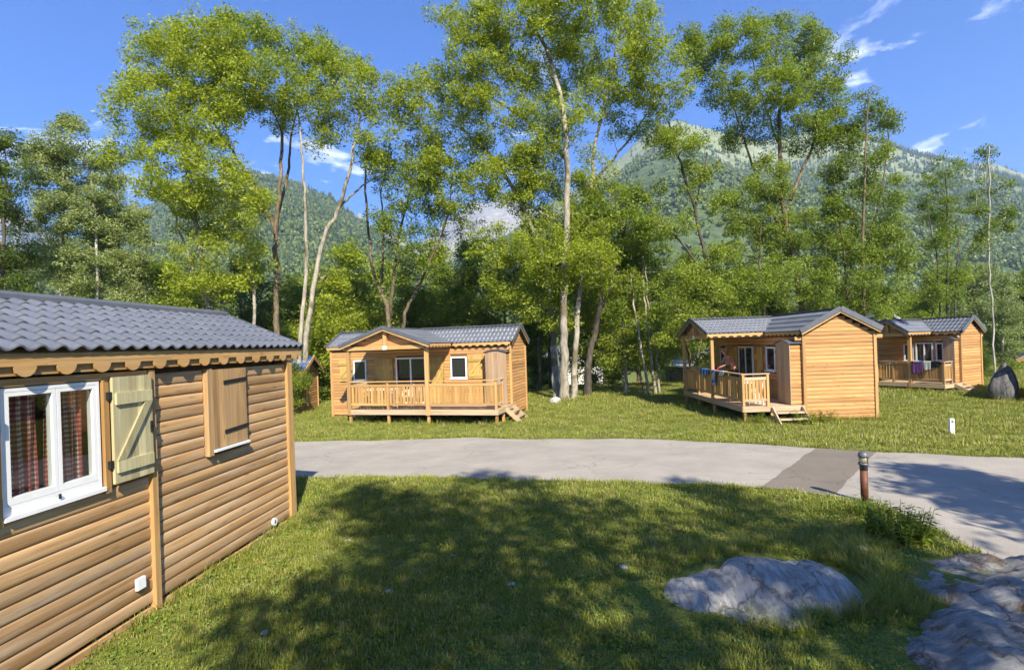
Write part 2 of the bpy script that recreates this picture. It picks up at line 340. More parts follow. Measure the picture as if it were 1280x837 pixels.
tag(link("road", grid_mesh("road", RX, RY, gz(RX, RY) + 0.016, M['road'])), "pale worn asphalt lane curving past the chalets", kind="structure")
pq = np.array([(7.10, 12.30), (7.98, 11.52), (5.14, 8.40), (4.16, 8.88)])
uu = np.linspace(0, 1, 10)[:, None]; vv = np.linspace(0, 1, 30)[None, :]
PX = (pq[0, 0]*(1-uu)+pq[1, 0]*uu)*(1-vv) + (pq[3, 0]*(1-uu)+pq[2, 0]*uu)*vv + 0.02*np.sin(vv*31) * (uu - .5) + 0.008*np.sin(vv*73); PY = (pq[0, 1]*(1-uu)+pq[1, 1]*uu)*(1-vv) + (pq[3, 1]*(1-uu)+pq[2, 1]*uu)*vv
tag(link("road_patch", grid_mesh("road_patch", PX, PY, gz(PX, PY) + 0.022, M['patch'])), "darker brown asphalt repair strip laid across the lane", kind="structure")

# ------------------------------------------------------------------ mountains
def fbm(x, y, oct=6, seed=0, ridged=False):
    r = np.random.default_rng(seed); out = np.zeros_like(x); a = 1.0
    for k in range(oct):
        th = r.uniform(0, 6.28); cx, sx = math.cos(th), math.sin(th); ph = r.uniform(0, 6.28, 4); f = 2.03 ** k
        X, Y = (x * cx - y * sx) * f, (x * sx + y * cx) * f
        n = np.sin(X * 1.0 + ph[0] + 1.3 * np.sin(Y * .7 + ph[1])) * np.sin(Y * 1.1 + ph[2] + 1.1 * np.sin(X * .8 + ph[3]))
        out += a * ((1 - 2 * np.abs(n)) if ridged else n); a *= 0.5
    return out
def ridge_z(u, v, Y): return CAM_H + (HORIZON - _s * -1 * 0 - (v - _s * (u - 640.0))) / FPX * Y
def mountain(name, label, pts, Yr, Yb, mat, rough, seed, wl_, nu=260, nv=110, curve=1.25, ridged=False, base=-8.0, back=0.35):
    pts = np.array(pts, float); us = np.linspace(pts[0, 0], pts[-1, 0], nu)
    vr = np.interp(us, pts[:, 0], pts[:, 1]); t = np.linspace(0, 1 + back, nv)
    U, T = np.meshgrid(us, t, indexing='ij'); V = np.repeat(vr[:, None], nv, 1)
    Y = Yb + (Yr - Yb) * T; X = (U - 640.0) / FPX * Y
    H = CAM_H + (HORIZON + _s * (U - 640.0) - V) / FPX * Yr
    prof = np.where(T <= 1, np.clip(T, 0, 1) ** curve, 1 - ((T - 1) / max(back, 1e-3)) * 0.75)
    nz_ = fbm(X / wl_, Y / wl_, 7, seed, ridged)
    env = np.clip(T * 3, 0, 1) * np.where(T > 1, 1, np.clip((1 - T) * 3, 0.10, 1))
    Z = base + (H - base) * prof + rough * nz_ * env
    me = grid_mesh(name, X, Y, Z, mat); o = link(name, me); tag(o, label, kind="structure")
    return X, Y, Z, T, U
def mount_mat(name, forest, meadow, rock, f_lo, f_hi, scale, rock_slope=None, rock_lo=9e9, rock_hi=9.1e9):
    m, nt, b = new_mat(name); L = nt.links; tc_ = N(nt, "ShaderNodeTexCoord"); g = N(nt, "ShaderNodeNewGeometry"); sp = N(nt, "ShaderNodeSeparateXYZ"); L.new(g.outputs["Position"], sp.inputs[0])
    def nz(s, d=8.0, r=0.65):
        n = N(nt, "ShaderNodeTexNoise", Scale=s, Detail=d, Roughness=r); L.new(tc_.outputs["Object"], n.inputs["Vector"]); return n.outputs[0]
    fo = ramp(nt, nz(scale * 14, 5.0), [(0.3, tuple(x * .55 for x in forest)), (0.7, tuple(x * 1.5 for x in forest))])
    me = ramp(nt, nz(scale * 5, 7.0), [(0.3, tuple(x * .75 for x in meadow)), (0.7, tuple(x * 1.3 for x in meadow))])
    ro = ramp(nt, nz(scale * 6, 9.0, 0.75), [(0.3, tuple(x * .6 for x in rock)), (0.7, tuple(x * 1.35 for x in rock))])
    def zmask(lo, hi, jit):
        a = N(nt, "ShaderNodeMath", operation='MULTIPLY_ADD'); L.new(nz(scale * 1.3, 7.0), a.inputs[0]); a.inputs[1].default_value = jit; L.new(sp.outputs[2], a.inputs[2])
        r = N(nt, "ShaderNodeMapRange"); r.inputs["From Min"].default_value = lo + jit * .5; r.inputs["From Max"].default_value = hi + jit * .5; L.new(a.outputs[0], r.inputs["Value"]); return r.outputs[0]
    c = mixc(nt, zmask(f_lo, f_hi, (f_hi - f_lo) * 3), fo.outputs[0], me.outputs[0])
    rk = ramp(nt, nz(scale * 2.5, 8.0, 0.7), [(0.52, (0, 0, 0)), (0.66, (0.8,) * 3)])
    mk = N(nt, "ShaderNodeMath", operation='MULTIPLY'); L.new(rk.outputs[0], mk.inputs[0]); L.new(zmask(f_lo, f_hi, 60), mk.inputs[1])
    c = mixc(nt, mk.outputs[0], c, ro.outputs[0])
    if rock_lo < 8e9: c = mixc(nt, zmask(rock_lo, rock_hi, (rock_hi - rock_lo) * 2), c, ro.outputs[0])
    L.new(c, b.inputs["Base Color"]); b.inputs["Roughness"].default_value = 0.95; b.inputs["Specular IOR Level"].default_value = 0.1
    L.new(bump(nt, nz(scale * 10, 8.0), 0.6, 6.0), b.inputs["Normal"]); return m
M['mt_right'] = mount_mat('alpine_slope', (0.075, 0.105, 0.042), (0.190, 0.215, 0.095), (0.30, 0.29, 0.26), 215, 330, 0.008)
M['mt_left'] = mount_mat('wooded_hill', (0.045, 0.075, 0.022), (0.10, 0.13, 0.04), (0.25, 0.24, 0.22), 900, 950, 0.01)
M['mt_rock'] = mount_mat('grey_rock_peak', (0.07, 0.09, 0.05), (0.16, 0.17, 0.09), (0.27, 0.26, 0.245), 110, 220, 0.007, rock_lo=200, rock_hi=290)
M['mt_blue'] = mount_mat('far_wooded_range', (0.040, 0.065, 0.040), (0.10, 0.12, 0.07), (0.26, 0.25, 0.24), 280, 360, 0.008, rock_lo=290, rock_hi=360)
RIGHT = [(380, 400), (470, 370), (560, 330), (640, 292), (700, 255), (760, 215), (800, 185), (850, 157), (875, 155), (905, 162), (960, 176), (1000, 170), (1035, 164), (1070, 167), (1110, 178), (1150, 190), (1200, 203), (1240, 212), (1280, 224), (1400, 262), (1600, 300), (1900, 340)]
LEFT = [(-500, 330), (-200, 335), (0, 330), (100, 305), (180, 265), (250, 234), (320, 216), (360, 226), (420, 252), (470, 292), (520, 322), (600, 348), (680, 372), (760, 395)]
PEAK = [(300, 360), (380, 335), (425, 300), (440, 274), (456, 263), (468, 280), (482, 300), (500, 312), (530, 302), (550, 290), (575, 270), (590, 272), (610, 258), (640, 246), (680, 262), (740, 285), (800, 300), (900, 330)]
BLUE = [(-600, 262), (-200, 250), (-60, 250), (10, 262), (35, 268), (60, 288), (110, 300), (170, 325), (260, 345), (400, 370)]
mt_r = mountain("mountain", "broad mountainside with forest below and pale alpine meadow on its shoulder", RIGHT, 1300, 170, M['mt_right'], 27, 3, 160, curve=1.12)
mt_l = mountain("hill", "rounded densely wooded hill behind the trees beside the near chalet", LEFT, 760, 150, M['mt_left'], 12, 5, 90, curve=1.15)
mt_p = mountain("rocky_peaks", "distant pale grey rocky peaks seen between the trees", PEAK, 2000, 700, M['mt_rock'], 46, 9, 160, curve=1.3, ridged=True)
mt_b = mountain("blue_range", "far hazy blue wooded mountain at the picture's edge behind the birches", BLUE, 1900, 600, M['mt_blue'], 30, 15, 170, curve=1.2)

# ------------------------------------------------------------------ scattering (grass, far forest)
def scatter(name, pts, sc, protos, label, tilt=0.0, seed=1):
    me = bpy.data.meshes.new(name); pts = np.asarray(pts, np.float32); me.vertices.add(len(pts)); me.vertices.foreach_set("co", pts.ravel())
    a = me.attributes.new("sc", 'FLOAT', 'POINT'); a.data.foreach_set("value", np.asarray(sc, np.float32))
    o = link(name, me); tag(o, label, kind="stuff")
    ng = bpy.data.node_groups.new(name, 'GeometryNodeTree'); ng.interface.new_socket("Geometry", in_out='INPUT', socket_type='NodeSocketGeometry'); ng.interface.new_socket("Geometry", in_out='OUTPUT', socket_type='NodeSocketGeometry')
    n = ng.nodes; L = ng.links; gi = n.new("NodeGroupInput"); go = n.new("NodeGroupOutput")
    iop = n.new("GeometryNodeInstanceOnPoints"); L.new(gi.outputs[0], iop.inputs["Points"])
    if len(protos) == 1:
        ob = n.new("GeometryNodeObjectInfo"); ob.inputs[0].default_value = protos[0]; ob.inputs["As Instance"].default_value = True; L.new(ob.outputs["Geometry"], iop.inputs["Instance"])
    else:
        j = n.new("GeometryNodeJoinGeometry")
        for p in protos:
            ob = n.new("GeometryNodeObjectInfo"); ob.inputs[0].default_value = p; ob.inputs["As Instance"].default_value = True; L.new(ob.outputs["Geometry"], j.inputs[0])
        L.new(j.outputs[0], iop.inputs["Instance"]); iop.inputs["Pick Instance"].default_value = True
        ri = n.new("FunctionNodeRandomValue"); ri.data_type = 'INT'; ri.inputs[4].default_value = 0; ri.inputs[5].default_value = len(protos) - 1; ri.inputs["Seed"].default_value = seed + 5; L.new(ri.outputs[2], iop.inputs["Instance Index"])
    rv = n.new("FunctionNodeRandomValue"); rv.data_type = 'FLOAT_VECTOR'; rv.inputs[0].default_value = (-tilt, -tilt, 0); rv.inputs[1].default_value = (tilt, tilt, 6.283); rv.inputs["Seed"].default_value = seed
    L.new(rv.outputs[0], iop.inputs["Rotation"])
    na = n.new("GeometryNodeInputNamedAttribute"); na.data_type = 'FLOAT'; na.inputs[0].default_value = "sc"; L.new(na.outputs[0], iop.inputs["Scale"])
    L.new(iop.outputs[0], go.inputs[0])
    md = o.modifiers.new("scatter", 'NODES'); md.node_group = ng; return o
def proto(name, me): return bpy.data.objects.new(name, me)      # never linked: only its mesh is scattered
def inst_leaf(name, dark, light, trans=0.3):
    m = leaf(name, dark, light, trans, 0.9); return m
M['far_leaf'] = leaf('far_broadleaf', (0.075, 0.115, 0.026), (0.165, 0.215, 0.050), 0.15, 0.25)
M['far_con'] = leaf('far_conifer', (0.030, 0.058, 0.026), (0.070, 0.105, 0.042), 0.1, 0.25)
def far_round(seed):
    r = np.random.default_rng(seed); v = []; f = []
    for k in range(60):
        d = r.normal(size=3); d /= np.linalg.norm(d); p = np.array([0, 0, 6.0]) + d * np.array([3.2, 3.2, 4.6]) * r.uniform(.75, 1.05)
        a = r.normal(size=3); a -= d * (a @ d) * .8; a /= np.linalg.norm(a); b2 = np.cross(d, a); b2 /= np.linalg.norm(b2); s = r.uniform(1.0, 1.9)
        n0 = len(v); v += [p + a * s, p + b2 * s, p - a * s, p - b2 * s]; f.append((n0, n0 + 1, n0 + 2, n0 + 3))
    return raw_mesh("far_round", v, f, M['far_leaf'])
def far_con(seed):
    r = np.random.default_rng(seed); v = []; f = []
    for k in range(9):
        z = 1 + k * 1.55; rad = 2.5 * (1 - k / 9.5); n0 = len(v); v.append((0, 0, z + 2.4))
        for q in range(7):
            t = q / 7 * 6.283 + k; rr = rad * r.uniform(.7, 1.15); v.append((math.cos(t) * rr, math.sin(t) * rr, z + r.uniform(-.5, .3)))
        for q in range(7): f.append((n0, n0 + 1 + q, n0 + 1 + (q + 1) % 7))
    return raw_mesh("far_conifer", v, f, M['far_con'])
fr = [proto("far_round", far_round(s)) for s in (1, 2, 3)]; fc = [proto("far_conifer", far_con(s)) for s in (4, 5)]
def forest(name, mt, n, dens, protos, label, seed, smin, smax):
    X, Y, Z, T, U = mt; r = np.random.default_rng(seed); nu, nv = X.shape
    i = r.uniform(0, nu - 1.001, n); j = r.uniform(0, nv - 1.001, n); i0 = i.astype(int); j0 = j.astype(int); a, b_ = i - i0, j - j0
    def it(A): return A[i0, j0]*(1-a)*(1-b_) + A[i0+1, j0]*a*(1-b_) + A[i0, j0+1]*(1-a)*b_ + A[i0+1, j0+1]*a*b_
    x, y, z, t, u = it(X), it(Y), it(Z), it(T), it(U)
    keep = (r.uniform(size=n) < dens(x, y, z, t, u)) & (t < 1.06) & (u > -320) & (u < 1600)
    pts = np.stack([x, y, z - 0.6], -1)[keep]
    return scatter(name, pts, r.uniform(smin, smax, len(pts)), protos, label, 0.05, seed)
nzd = lambda x, y, s, sd: fbm(x / s, y / s, 5, sd)
forest("hill_forest", mt_l, 62000, lambda x, y, z, t, u: np.clip(0.25 + 1.1 * t, 0, 1), fr + fc, "mixed woodland covering the rounded hill", 21, 0.38, 0.78)
forest("mountain_broadleaf_forest", mt_r, 95000, lambda x, y, z, t, u: np.clip((0.78 - t) * 4 + 0.5 * nzd(x, y, 110, 4), 0.02, 1) * np.clip(0.5 + 0.7 * nzd(x, y, 60, 8), 0.1, 1), fr, "broadleaf woodland on the lower mountainside", 22, 0.38, 0.78)
forest("mountain_conifer_forest", mt_r, 60000, lambda x, y, z, t, u: np.clip((u - 960) / 220 + 0.9 * nzd(x, y, 150, 6), 0.03, 1) * np.clip((t - 0.25) * 3, 0, 1) * np.clip(0.75 + 0.5 * nzd(x, y, 70, 10), 0.2, 1), fc, "dark conifer forest on the upper mountainside", 23, 0.55, 1.0)
forest("range_forest", mt_b, 9000, lambda x, y, z, t, u: np.clip((0.85 - t) * 5, 0, 1), fc, "conifer forest on the far hazy range", 24, 1.6, 2.6)

# ------------------------------------------------------------------ haze
M['haze'] = bpy.data.materials.new('haze'); M['haze'].use_nodes = True; _nt = M['haze'].node_tree; _nt.nodes.clear()
_o = _nt.nodes.new("ShaderNodeOutputMaterial"); _v = _nt.nodes.new("ShaderNodeVolumePrincipled"); _nt.links.new(_v.outputs[0], _o.inputs["Volume"])
_v.inputs["Color"].default_value = (0.50, 0.70, 1.0, 1); _v.inputs["Density"].default_value = 0.00029; _v.inputs["Anisotropy"].default_value = 0.1
M['haze'].cycles.homogeneous_volume = True; _v.inputs['Density Attribute'].default_value = ''; _v.inputs['Color Attribute'].default_value = ''; _v.inputs['Temperature Attribute'].default_value = ''
tag(MB().box(-6800, 6800, -3400, 6900, -14.5, 690).build("haze", M['haze']), "thin bluish mountain air between the viewer and the peaks", kind="stuff")

# ------------------------------------------------------------------ chalets
PITCH = 0.13
def log_mesh(mat, length, p=PITCH, bulge=0.020):
    "log along x: rounded face towards -y"
    prof = []
    q = p * 0.965
    for k in range(9):
        t = math.pi * k / 8; prof.append((-bulge * math.sin(t) ** 0.62, -math.cos(t) * q / 2))
    prof = [(0.02, -q / 2)] + prof + [(0.02, q / 2)]
    mb = MB().extrude([(a, b) for a, b in prof], 'x', 0.0, length)
    return mb.mesh("log", mat)
LOG, LOG_N = 'log', 'log_near'; _logs = {}
def log_of(kind, length):
    k = (kind, round(length, 2))
    if k not in _logs: _logs[k] = log_mesh(M[kind], k[1])
    return _logs[k]
def log(parent, me, x0, x1, z, y=0.0, side=None):
    "side None: front wall running along x; else gable wall running along y at x=side"
    if x1 - x0 < 0.03: return
    if side is None: link("log", log_of(me, x1 - x0), parent, (x0, y, z))
    else: link("log", log_of(me, x1 - x0), parent, (side, x0, z), (0, 0, math.pi / 2))
def log_wall(parent, me, x0, x1, ztop, n, openings=(), y=0.0, p=PITCH, clip=None, side=None):
    for i in range(n):
        z = ztop - (i + 0.5) * p; a, b = (x0, x1) if clip is None else clip(z + p / 2)
        segs = [(a, b)]
        for (ox0, ox1, oz0, oz1) in openings:
            if z + p * .3 > oz0 and z - p * .3 < oz1:
                ns = []
                for s0, s1 in segs:
                    if ox1 <= s0 or ox0 >= s1: ns.append((s0, s1)); continue
                    if ox0 > s0: ns.append((s0, ox0))
                    if ox1 < s1: ns.append((ox1, s1))
                segs = ns
        for s0, s1 in segs: log(parent, me, s0, s1, z, y, side)
def sheet(x0, x1, ybot, zbot, ytop, ztop, pitch=0.17, row=0.33, amp=0.022, lip=0.018, seg=6, thick=0.004, clip=None):
    "profiled tile-effect roof sheet between an eave line and a ridge line, waves across x, steps up the slope"
    L = math.hypot(ytop - ybot, ztop - zbot); d = np.array([(ytop - ybot) / L, (ztop - zbot) / L]); nrm = np.array([-d[1], d[0]]) if d[0] > 0 else np.array([d[1], -d[0]])
    if nrm[1] < 0: nrm = -nrm
    nx = max(8, int((x1 - x0) / pitch * seg)); xs = np.linspace(x0, x1, nx); rows = max(1, int(round(L / row))); vs_, ls = [], []
    for r in range(rows):
        a, b = r * L / rows, (r + 1) * L / rows
        ls += [(a, lip), (a + 0.012, lip), (b - 0.001, 0.0)]
    S = np.array([q[0] for q in ls]); H = np.array([q[1] for q in ls])
    w = amp * (np.sin(2 * math.pi * xs / pitch)); w = np.where(w < 0, w * 0.55, w)
    X = np.repeat(xs[:, None], len(S), 1)
    Yv = ybot + d[0] * S[None, :] + nrm[0] * (H[None, :] + w[:, None]); Zv = zbot + d[1] * S[None, :] + nrm[1] * (H[None, :] + w[:, None])
    return X, Yv, Zv
def sheet_obj(name, parent, mat, *a, swap=None, **k):
    X, Y, Z = sheet(*a, **k)
    if swap: X, Y = swap(X, Y)
    o = link(name, grid_mesh(name, X, Y, Z, mat, True), parent)
    md = o.modifiers.new("thick", 'SOLIDIFY'); md.thickness = 0.006; md.offset = 0
    return o
def scallop(parent, mat, x0, x1, y, ztop, depth, step, thick=0.025, drop=0.0, cut=0.07, axis='y', name="scalloped_fascia", sgn=1):
    "fascia board with a row of rounded drops"
    mb = MB(); n = max(1, int(round((x1 - x0) / step))); st = (x1 - x0) / n; pr = [(x0, ztop), (x0, ztop - depth)]
    for i in range(n):
        c = x0 + (i + .5) * st; r = st * 0.26
        pr += [(c - r, ztop - depth)] + [(c - r * math.cos(t), ztop - depth - cut * math.sin(t)) for t in np.linspace(0.25, math.pi - 0.25, 7)] + [(c + r, ztop - depth)]
    pr += [(x1, ztop - depth), (x1, ztop)]
    return mb.extrude(pr, axis, y, y + thick).build(name, mat, parent)
def window(parent, x0, x1, z0, z1, y=-0.045, curtain=None, sash=1):
    w = empty("window"); w.parent = parent
    fw = 0.055; fr_ = MB()
    fr_.box(x0, x1, y - .02, y + .05, z0, z0 + fw); fr_.box(x0, x1, y - .02, y + .05, z1 - fw, z1)
    fr_.box(x0, x0 + fw, y - .02, y + .05, z0 + fw, z1 - fw); fr_.box(x1 - fw, x1, y - .02, y + .05, z0 + fw, z1 - fw)
    for k in range(1, sash):
        c = x0 + (x1 - x0) * k / sash; fr_.box(c - fw * .8, c + fw * .8, y - .02, y + .05, z0 + fw, z1 - fw)
    fr_.build("frame", M['white'], w)
    for k in range(sash):
        a = x0 + (x1 - x0) * k / sash + fw; b = x0 + (x1 - x0) * (k + 1) / sash - fw
        boxo("pane", M['glass'], w, a - .01, b + .01, y + .012, y + .018, z0 + fw - .01, z1 - fw + .01)
    boxo("sill", M['white'], w, x0 - .03, x1 + .03, y - .06, y - .02, z0 - .035, z0 + .01)
    return w
def shutter(parent, x0, x1, z0, z1, y, mat, flip=False, planks=5, braces=True, th=0.028, straps=None):
    s = empty("shutter"); s.parent = parent; w = (x1 - x0) / planks
    for k in range(planks):
        boxo("plank", mat, s, x0 + k * w + .0015, x0 + (k + 1) * w - .0015, y - th, y, z0, z1)
    if braces:
        h = (z1 - z0); bz = [(z0 + h * .10, z0 + h * .21), (z0 + h * .74, z0 + h * .85)]
        for a, b in bz: boxo("ledge", mat, s, x0 + .02, x1 - .02, y - th - .022, y - th - .001, a, b)
        a = Vector((x0 + .06, y - th - .011, bz[0][1] + .002)); b = Vector((x1 - .06, y - th - .011, bz[1][0] - .002))
        if flip: a.x, b.x = b.x, a.x
        sx = .045 if not flip else -.045
        mb = MB(); mb.add([(a.x - sx, y - th - .022, a.z), (a.x + sx, y - th - .022, a.z), (b.x + sx, y - th - .022, b.z), (b.x - sx, y - th - .022, b.z),
                           (a.x - sx, y - th - .001, a.z), (a.x + sx, y - th - .001, a.z), (b.x + sx, y - th - .001, b.z), (b.x - sx, y - th - .001, b.z)],
                          [(0,1,2,3),(7,6,5,4),(0,4,5,1),(1,5,6,2),(2,6,7,3),(3,7,4,0)]); mb.build("brace", mat, s)
        mb = MB().box((x1 if not flip else x0) - .035, (x1 if not flip else x0) - .015, y - th - .02, y - th - .001, z0 + h * .42, z0 + h * .53); mb.box((x1 if not flip else x0) - .055, (x1 if not flip else x0) - .002, y - th - .024, y - th - .019, z0 + h * .47, z0 + h * .49); mb.build("latch", M['iron'], s)
    if straps:
        for z in straps:
            mb = MB().bar((x0 + (x1 - x0) * .30, y - th - .006, z - .01), (x1 + .01, y - th - .006, z + .01), .008, .045); mb.build("strap_hinge", M['iron'], s)
    return s
def railing(parent, a, b, hr, n_slats, z0=0.0, wide=0.10, cap=True):
    "rail between two points of the deck edge: cap, two rails and slats with their own gaps"
    a, b = Vector(a), Vector(b); d = (b - a); L = d.length; dn = d.normalized(); up = Vector((0, 0, 1)); z = up * z0; hor = abs(dn.x) > abs(dn.y)
    wm, sm = (M['beam'], M['slat']) if hor else (M['deck_y'], M['slat'])
    if cap: MB().bar(a + z + up * (hr - .018), b + z + up * (hr - .018), .11, .036).build("rail_cap", wm, parent)
    MB().bar(a + z + up * (hr - .17), b + z + up * (hr - .17), .045, .09).build("rail", wm, parent)
    MB().bar(a + z + up * .205, b + z + up * .205, .045, .08).build("rail", wm, parent)
    st = L / n_slats; sd = dn.cross(up)
    for k in range(n_slats):
        c = a + dn * (st * (k + .5)); g = 0.80 if (k % 5) else 0.55
        MB().bar(c + z + sd * .0 + up * .20, c + z + up * (hr - .16), st * g, .022, up=sd).build("slat", sm, parent)
def gable_pitch(W, oe, ze, zr): return (zr - ze) / (W / 2 + oe)

def chalet(name, label, loc, yaw, zf, D_, left_open=True, number=True):
    "holiday chalet: log body, porch with gable roof, railed deck, cupboard by the corner, steps at its end"
    g = D_; W, Lc, D, xl, xr, hr = g['W'], g['Lc'], g['D'], g['xl'], g['xr'], g['hr']; ov, oe = g['ov'], g['oe']; ze, zr, pz, py = g['ze'] + zf, g['zr'] + zf, g['pz'] + zf, g['py']
    root = empty(name, loc, yaw); tag(root, label, "chalet", "timber holiday chalets with railed decks")
    zt = g['zl0'] + zf                       # top of the wall logs
    # core behind the logs
    co = MB().box(-Lc + .03, -.03, .03, W - .03, -.1, zt + .05); co.extrude([(.03, zt), (W - .03, zt), (W / 2, zt + (W / 2) * gable_pitch(W, oe, ze, zr) * .93)], 'x', -Lc + .03, -.03); co.build("wall_core", M['core'], root)
    k = gable_pitch(W, oe, ze, zr); zap = zr - .10
    def clip(z):
        if z < zt - .02: return (0.02, W - .02)
        h = max(0.0, (zap - z) / k); return (W / 2 - h, W / 2 + h)
    n_g = int((zap - .03 + .12) / PITCH) + 1
    ztop = zt + PITCH * math.ceil((zap - zt) / PITCH)
    log_wall(root, LOG, 0, W, ztop, int((ztop - .06) / PITCH), clip=clip, side=0.0)
    # left gable and back, same logs
    log_wall(root, LOG, -Lc, 0, zt, int((zt - .06) / PITCH), openings=g['open'])
    bk = MB().box(-Lc, 0, W - .03, W + .02, -.05, zt); bk.build("back_wall", M['log'], root)
    lf = MB().extrude([(.0, -.05), (W, -.05), (W, zt), (W / 2, zap), (0, zt)], 'x', -Lc - .02, -Lc + .02); lf.build("left_wall", M['log'], root)
    for (x, y) in ((.015, -.015), (.015, W + .015), (-Lc - .015, -.015)):
        boxo("corner_post", M['post'], root, x - .05, x + .045, y - .05, y + .045, -.1, zt + .01)
    # roof
    roof = empty("roof"); roof.parent = root
    sheet_obj("roof_sheet", roof, M['tile'], -Lc - ov, ov, -oe - .06, ze - .01, W / 2, zr)
    sheet_obj("roof_sheet", roof, M['tile'], -Lc - ov, ov, W + oe + .06, ze - .01, W / 2, zr)
    MB().bar((-Lc - ov, W / 2, zr + .02), (ov + .01, W / 2, zr + .02), .20, .035).build("ridge_cap", M['trim_grey'], roof)
    for x in (ov + .005, -Lc - ov - .005):
        for s in (0, 1):
            ya, yb = (-oe - .08, W / 2) if s == 0 else (W + oe + .08, W / 2)
            MB().bar((x, ya, ze - .015), (x, yb, zr + .015 + (.002 if s else 0)), .03, .17).build("verge_trim", M['trim_grey'], roof)
            MB().bar((x - .02 * (1 if x > 0 else -1), ya + (.04 if s == 0 else -.04), ze - .10), (x - .02 * (1 if x > 0 else -1), yb, zr - .075 + (.002 if s else 0)), .02, .10).build("barge_board", M['beam'], roof)
    boxo("soffit", M['beam'], roof, xr + .2, .03, -oe - .03, .0, ze - .12, ze - .10)
    scallop(roof, M['beam'], xr + .28, .05, -oe - .055, ze - .02, .085, .32, cut=.05)
    boxo("fascia", M['beam'], roof, -Lc - ov + .02, xl - .3, -oe - .055, -oe - .03, ze - .12, ze - .02)
    boxo("fascia", M['beam'], roof, -Lc - ov + .02, .03, W + oe + .01, W + oe + .035, ze - .13, ze - .02)
    # porch roof
    pr = empty("porch_roof"); pr.parent = root; xm = (xl + xr) / 2; po = .25; hw = (xr - xl) / 2 + po
    ymeet = W / 2 * max(0, min(1, 1 - (zr - pz) / (zr - ze))) if pz < zr else W / 2
    for s in (-1, 1):
        sheet_obj("roof_sheet", pr, M['tile'], py - .02, ymeet, hw * s, ze + .015, 0.0, pz, swap=lambda X, Y: (Y + xm, X))
        MB().bar((xm + s * (hw + .02), py - .03, ze), (xm, py - .03, pz + .02 + (.002 if s > 0 else 0)), .03, .13).build("verge_trim", M['trim_grey'], pr)
        MB().bar((xm + s * (hw - .03), py - .012, ze - .085), (xm, py - .012, pz - .07 + (.002 if s > 0 else 0)), .02, .09).build("barge_board", M['beam'], pr)
    MB().bar((xm, py - .02, pz + .02), (xm, ymeet, pz + .02), .20, .035).build("ridge_cap", M['trim_grey'], pr)
    kp = (pz - ze) / hw
    for yy, nm, mt_ in ((py + .26, "gable_board", M['log']),):
        z = ze - .06
        while z < pz - .12:
            h = (pz - .06 - (z + .11)) / kp
            if h > .05: boxo(nm, mt_, pr, xm - h, xm + h, yy, yy + .02, z, z + .117)
            z += .12
    boxo("tie_beam", M['beam'], pr, xl - .12, xr + .12, py + .12, py + .24, ze - .17, ze - .03)
    boxo("king_post", M['post'], pr, xm - .07, xm + .07, py + .11, py + .25, ze - .028, pz - .14)
    for x in (xl, xr):
        MB().bar((x, py + .12, ze - .10), (x, -.02, ze - .10), .09, .14).build("side_beam", M['deck_y'], pr)
    scallop(pr, M['beam'], py + .0, -oe - .1, xr + po - .04, ze + .0, .085, .30, cut=.05, axis='x')
    scallop(pr, M['beam'], py + .0, -oe - .1, xl - po + .02, ze + .0, .085, .30, cut=.05, axis='x')
    if number: boxo("number_plate", M['white'], pr, xm - .10, xm + .08, py + .10, py + .118, ze - .17, ze - .03)
    # deck
    dk = empty("deck"); dk.parent = root; x0, x1 = xl - .08, g['xd'] + .04; nb = int(D / .125)
    for i in range(nb): boxo("deck_board", M['deck'], dk, x0 + .02, x1 - .02, -D + i * D / nb + .004, -D + (i + 1) * D / nb - .004, zf - .03, zf)
    boxo("fascia_board", M['deck'], dk, x0 - .01, x1 + .01, -D - .045, -D - .002, zf - .175, zf + .006)
    boxo("fascia_board", M['deck_y'], dk, x1 - .018, x1 + .014, -D, -.06, zf - .175, zf + .004)
    boxo("fascia_board", M['deck_y'], dk, x0 - .014, x0 + .018, -D, -.06, zf - .175, zf + .004)
    xmid = [xl, (xl + xr) / 2, xr, g['xd'] - .02]
    for x in xmid + [g['xd'] - .02]:
        yy = -D + .02 if xmid is not None and x is not xmid[-1] else -D + .02
        boxo("footing", M['post'], dk, x - .045, x + .045, -D + .005, -D + .09, -.15, zf - .03)
        boxo("footing", M['post'], dk, x - .045, x + .045, -.25, -.16, -.15, zf - .03)
    boxo("footing", M['post'], dk, x1 - .13, x1 - .04, -D * .56, -D * .56 + .09, -.15, zf - .03)
    ph = ze - .10
    for x in (xl, xr): boxo("porch_post", M['post'], root, x - .07, x + .07, -D - .052, -D + .06, zf - .20, ph - .075)
    rl = empty("railing"); rl.parent = root; ns = max(3, int(abs(xr - xl) / 2 / .145))
    for x in (xmid[1], xmid[3]): boxo("rail_post", M['post'], rl, x - .045, x + .045, -D - .02, -D + .06, zf, zf + hr - .037)
    railing(rl, (xmid[0] + .07, -D + .02, 0), (xmid[1] - .045, -D + .02, 0), hr, ns, zf, cap=False)
    railing(rl, (xmid[1] + .045, -D + .02, 0), (xmid[2] - .07, -D + .02, 0), hr, ns, zf, cap=False)
    railing(rl, (xmid[2] + .07, -D + .02, 0), (xmid[3] - .045, -D + .02, 0), hr, max(4, int((xmid[3] - xmid[2]) / .145)), zf, cap=False)
    MB().bar((xmid[0] + .07, -D + .01, zf + hr - .018), (xmid[2] - .07, -D + .01, zf + hr - .018), .13, .036).build("rail_cap", M['beam'], rl)
    MB().bar((xmid[2] + .07, -D + .01, zf + hr - .018), (xmid[3] + .06, -D + .01, zf + hr - .018), .13, .036).build("rail_cap", M['beam'], rl)
    ye = -D + (D * .42); xe = xmid[3]
    boxo("rail_post", M['post'], rl, xe - .045, xe + .045, ye - .08, ye, zf, zf + hr - .037)
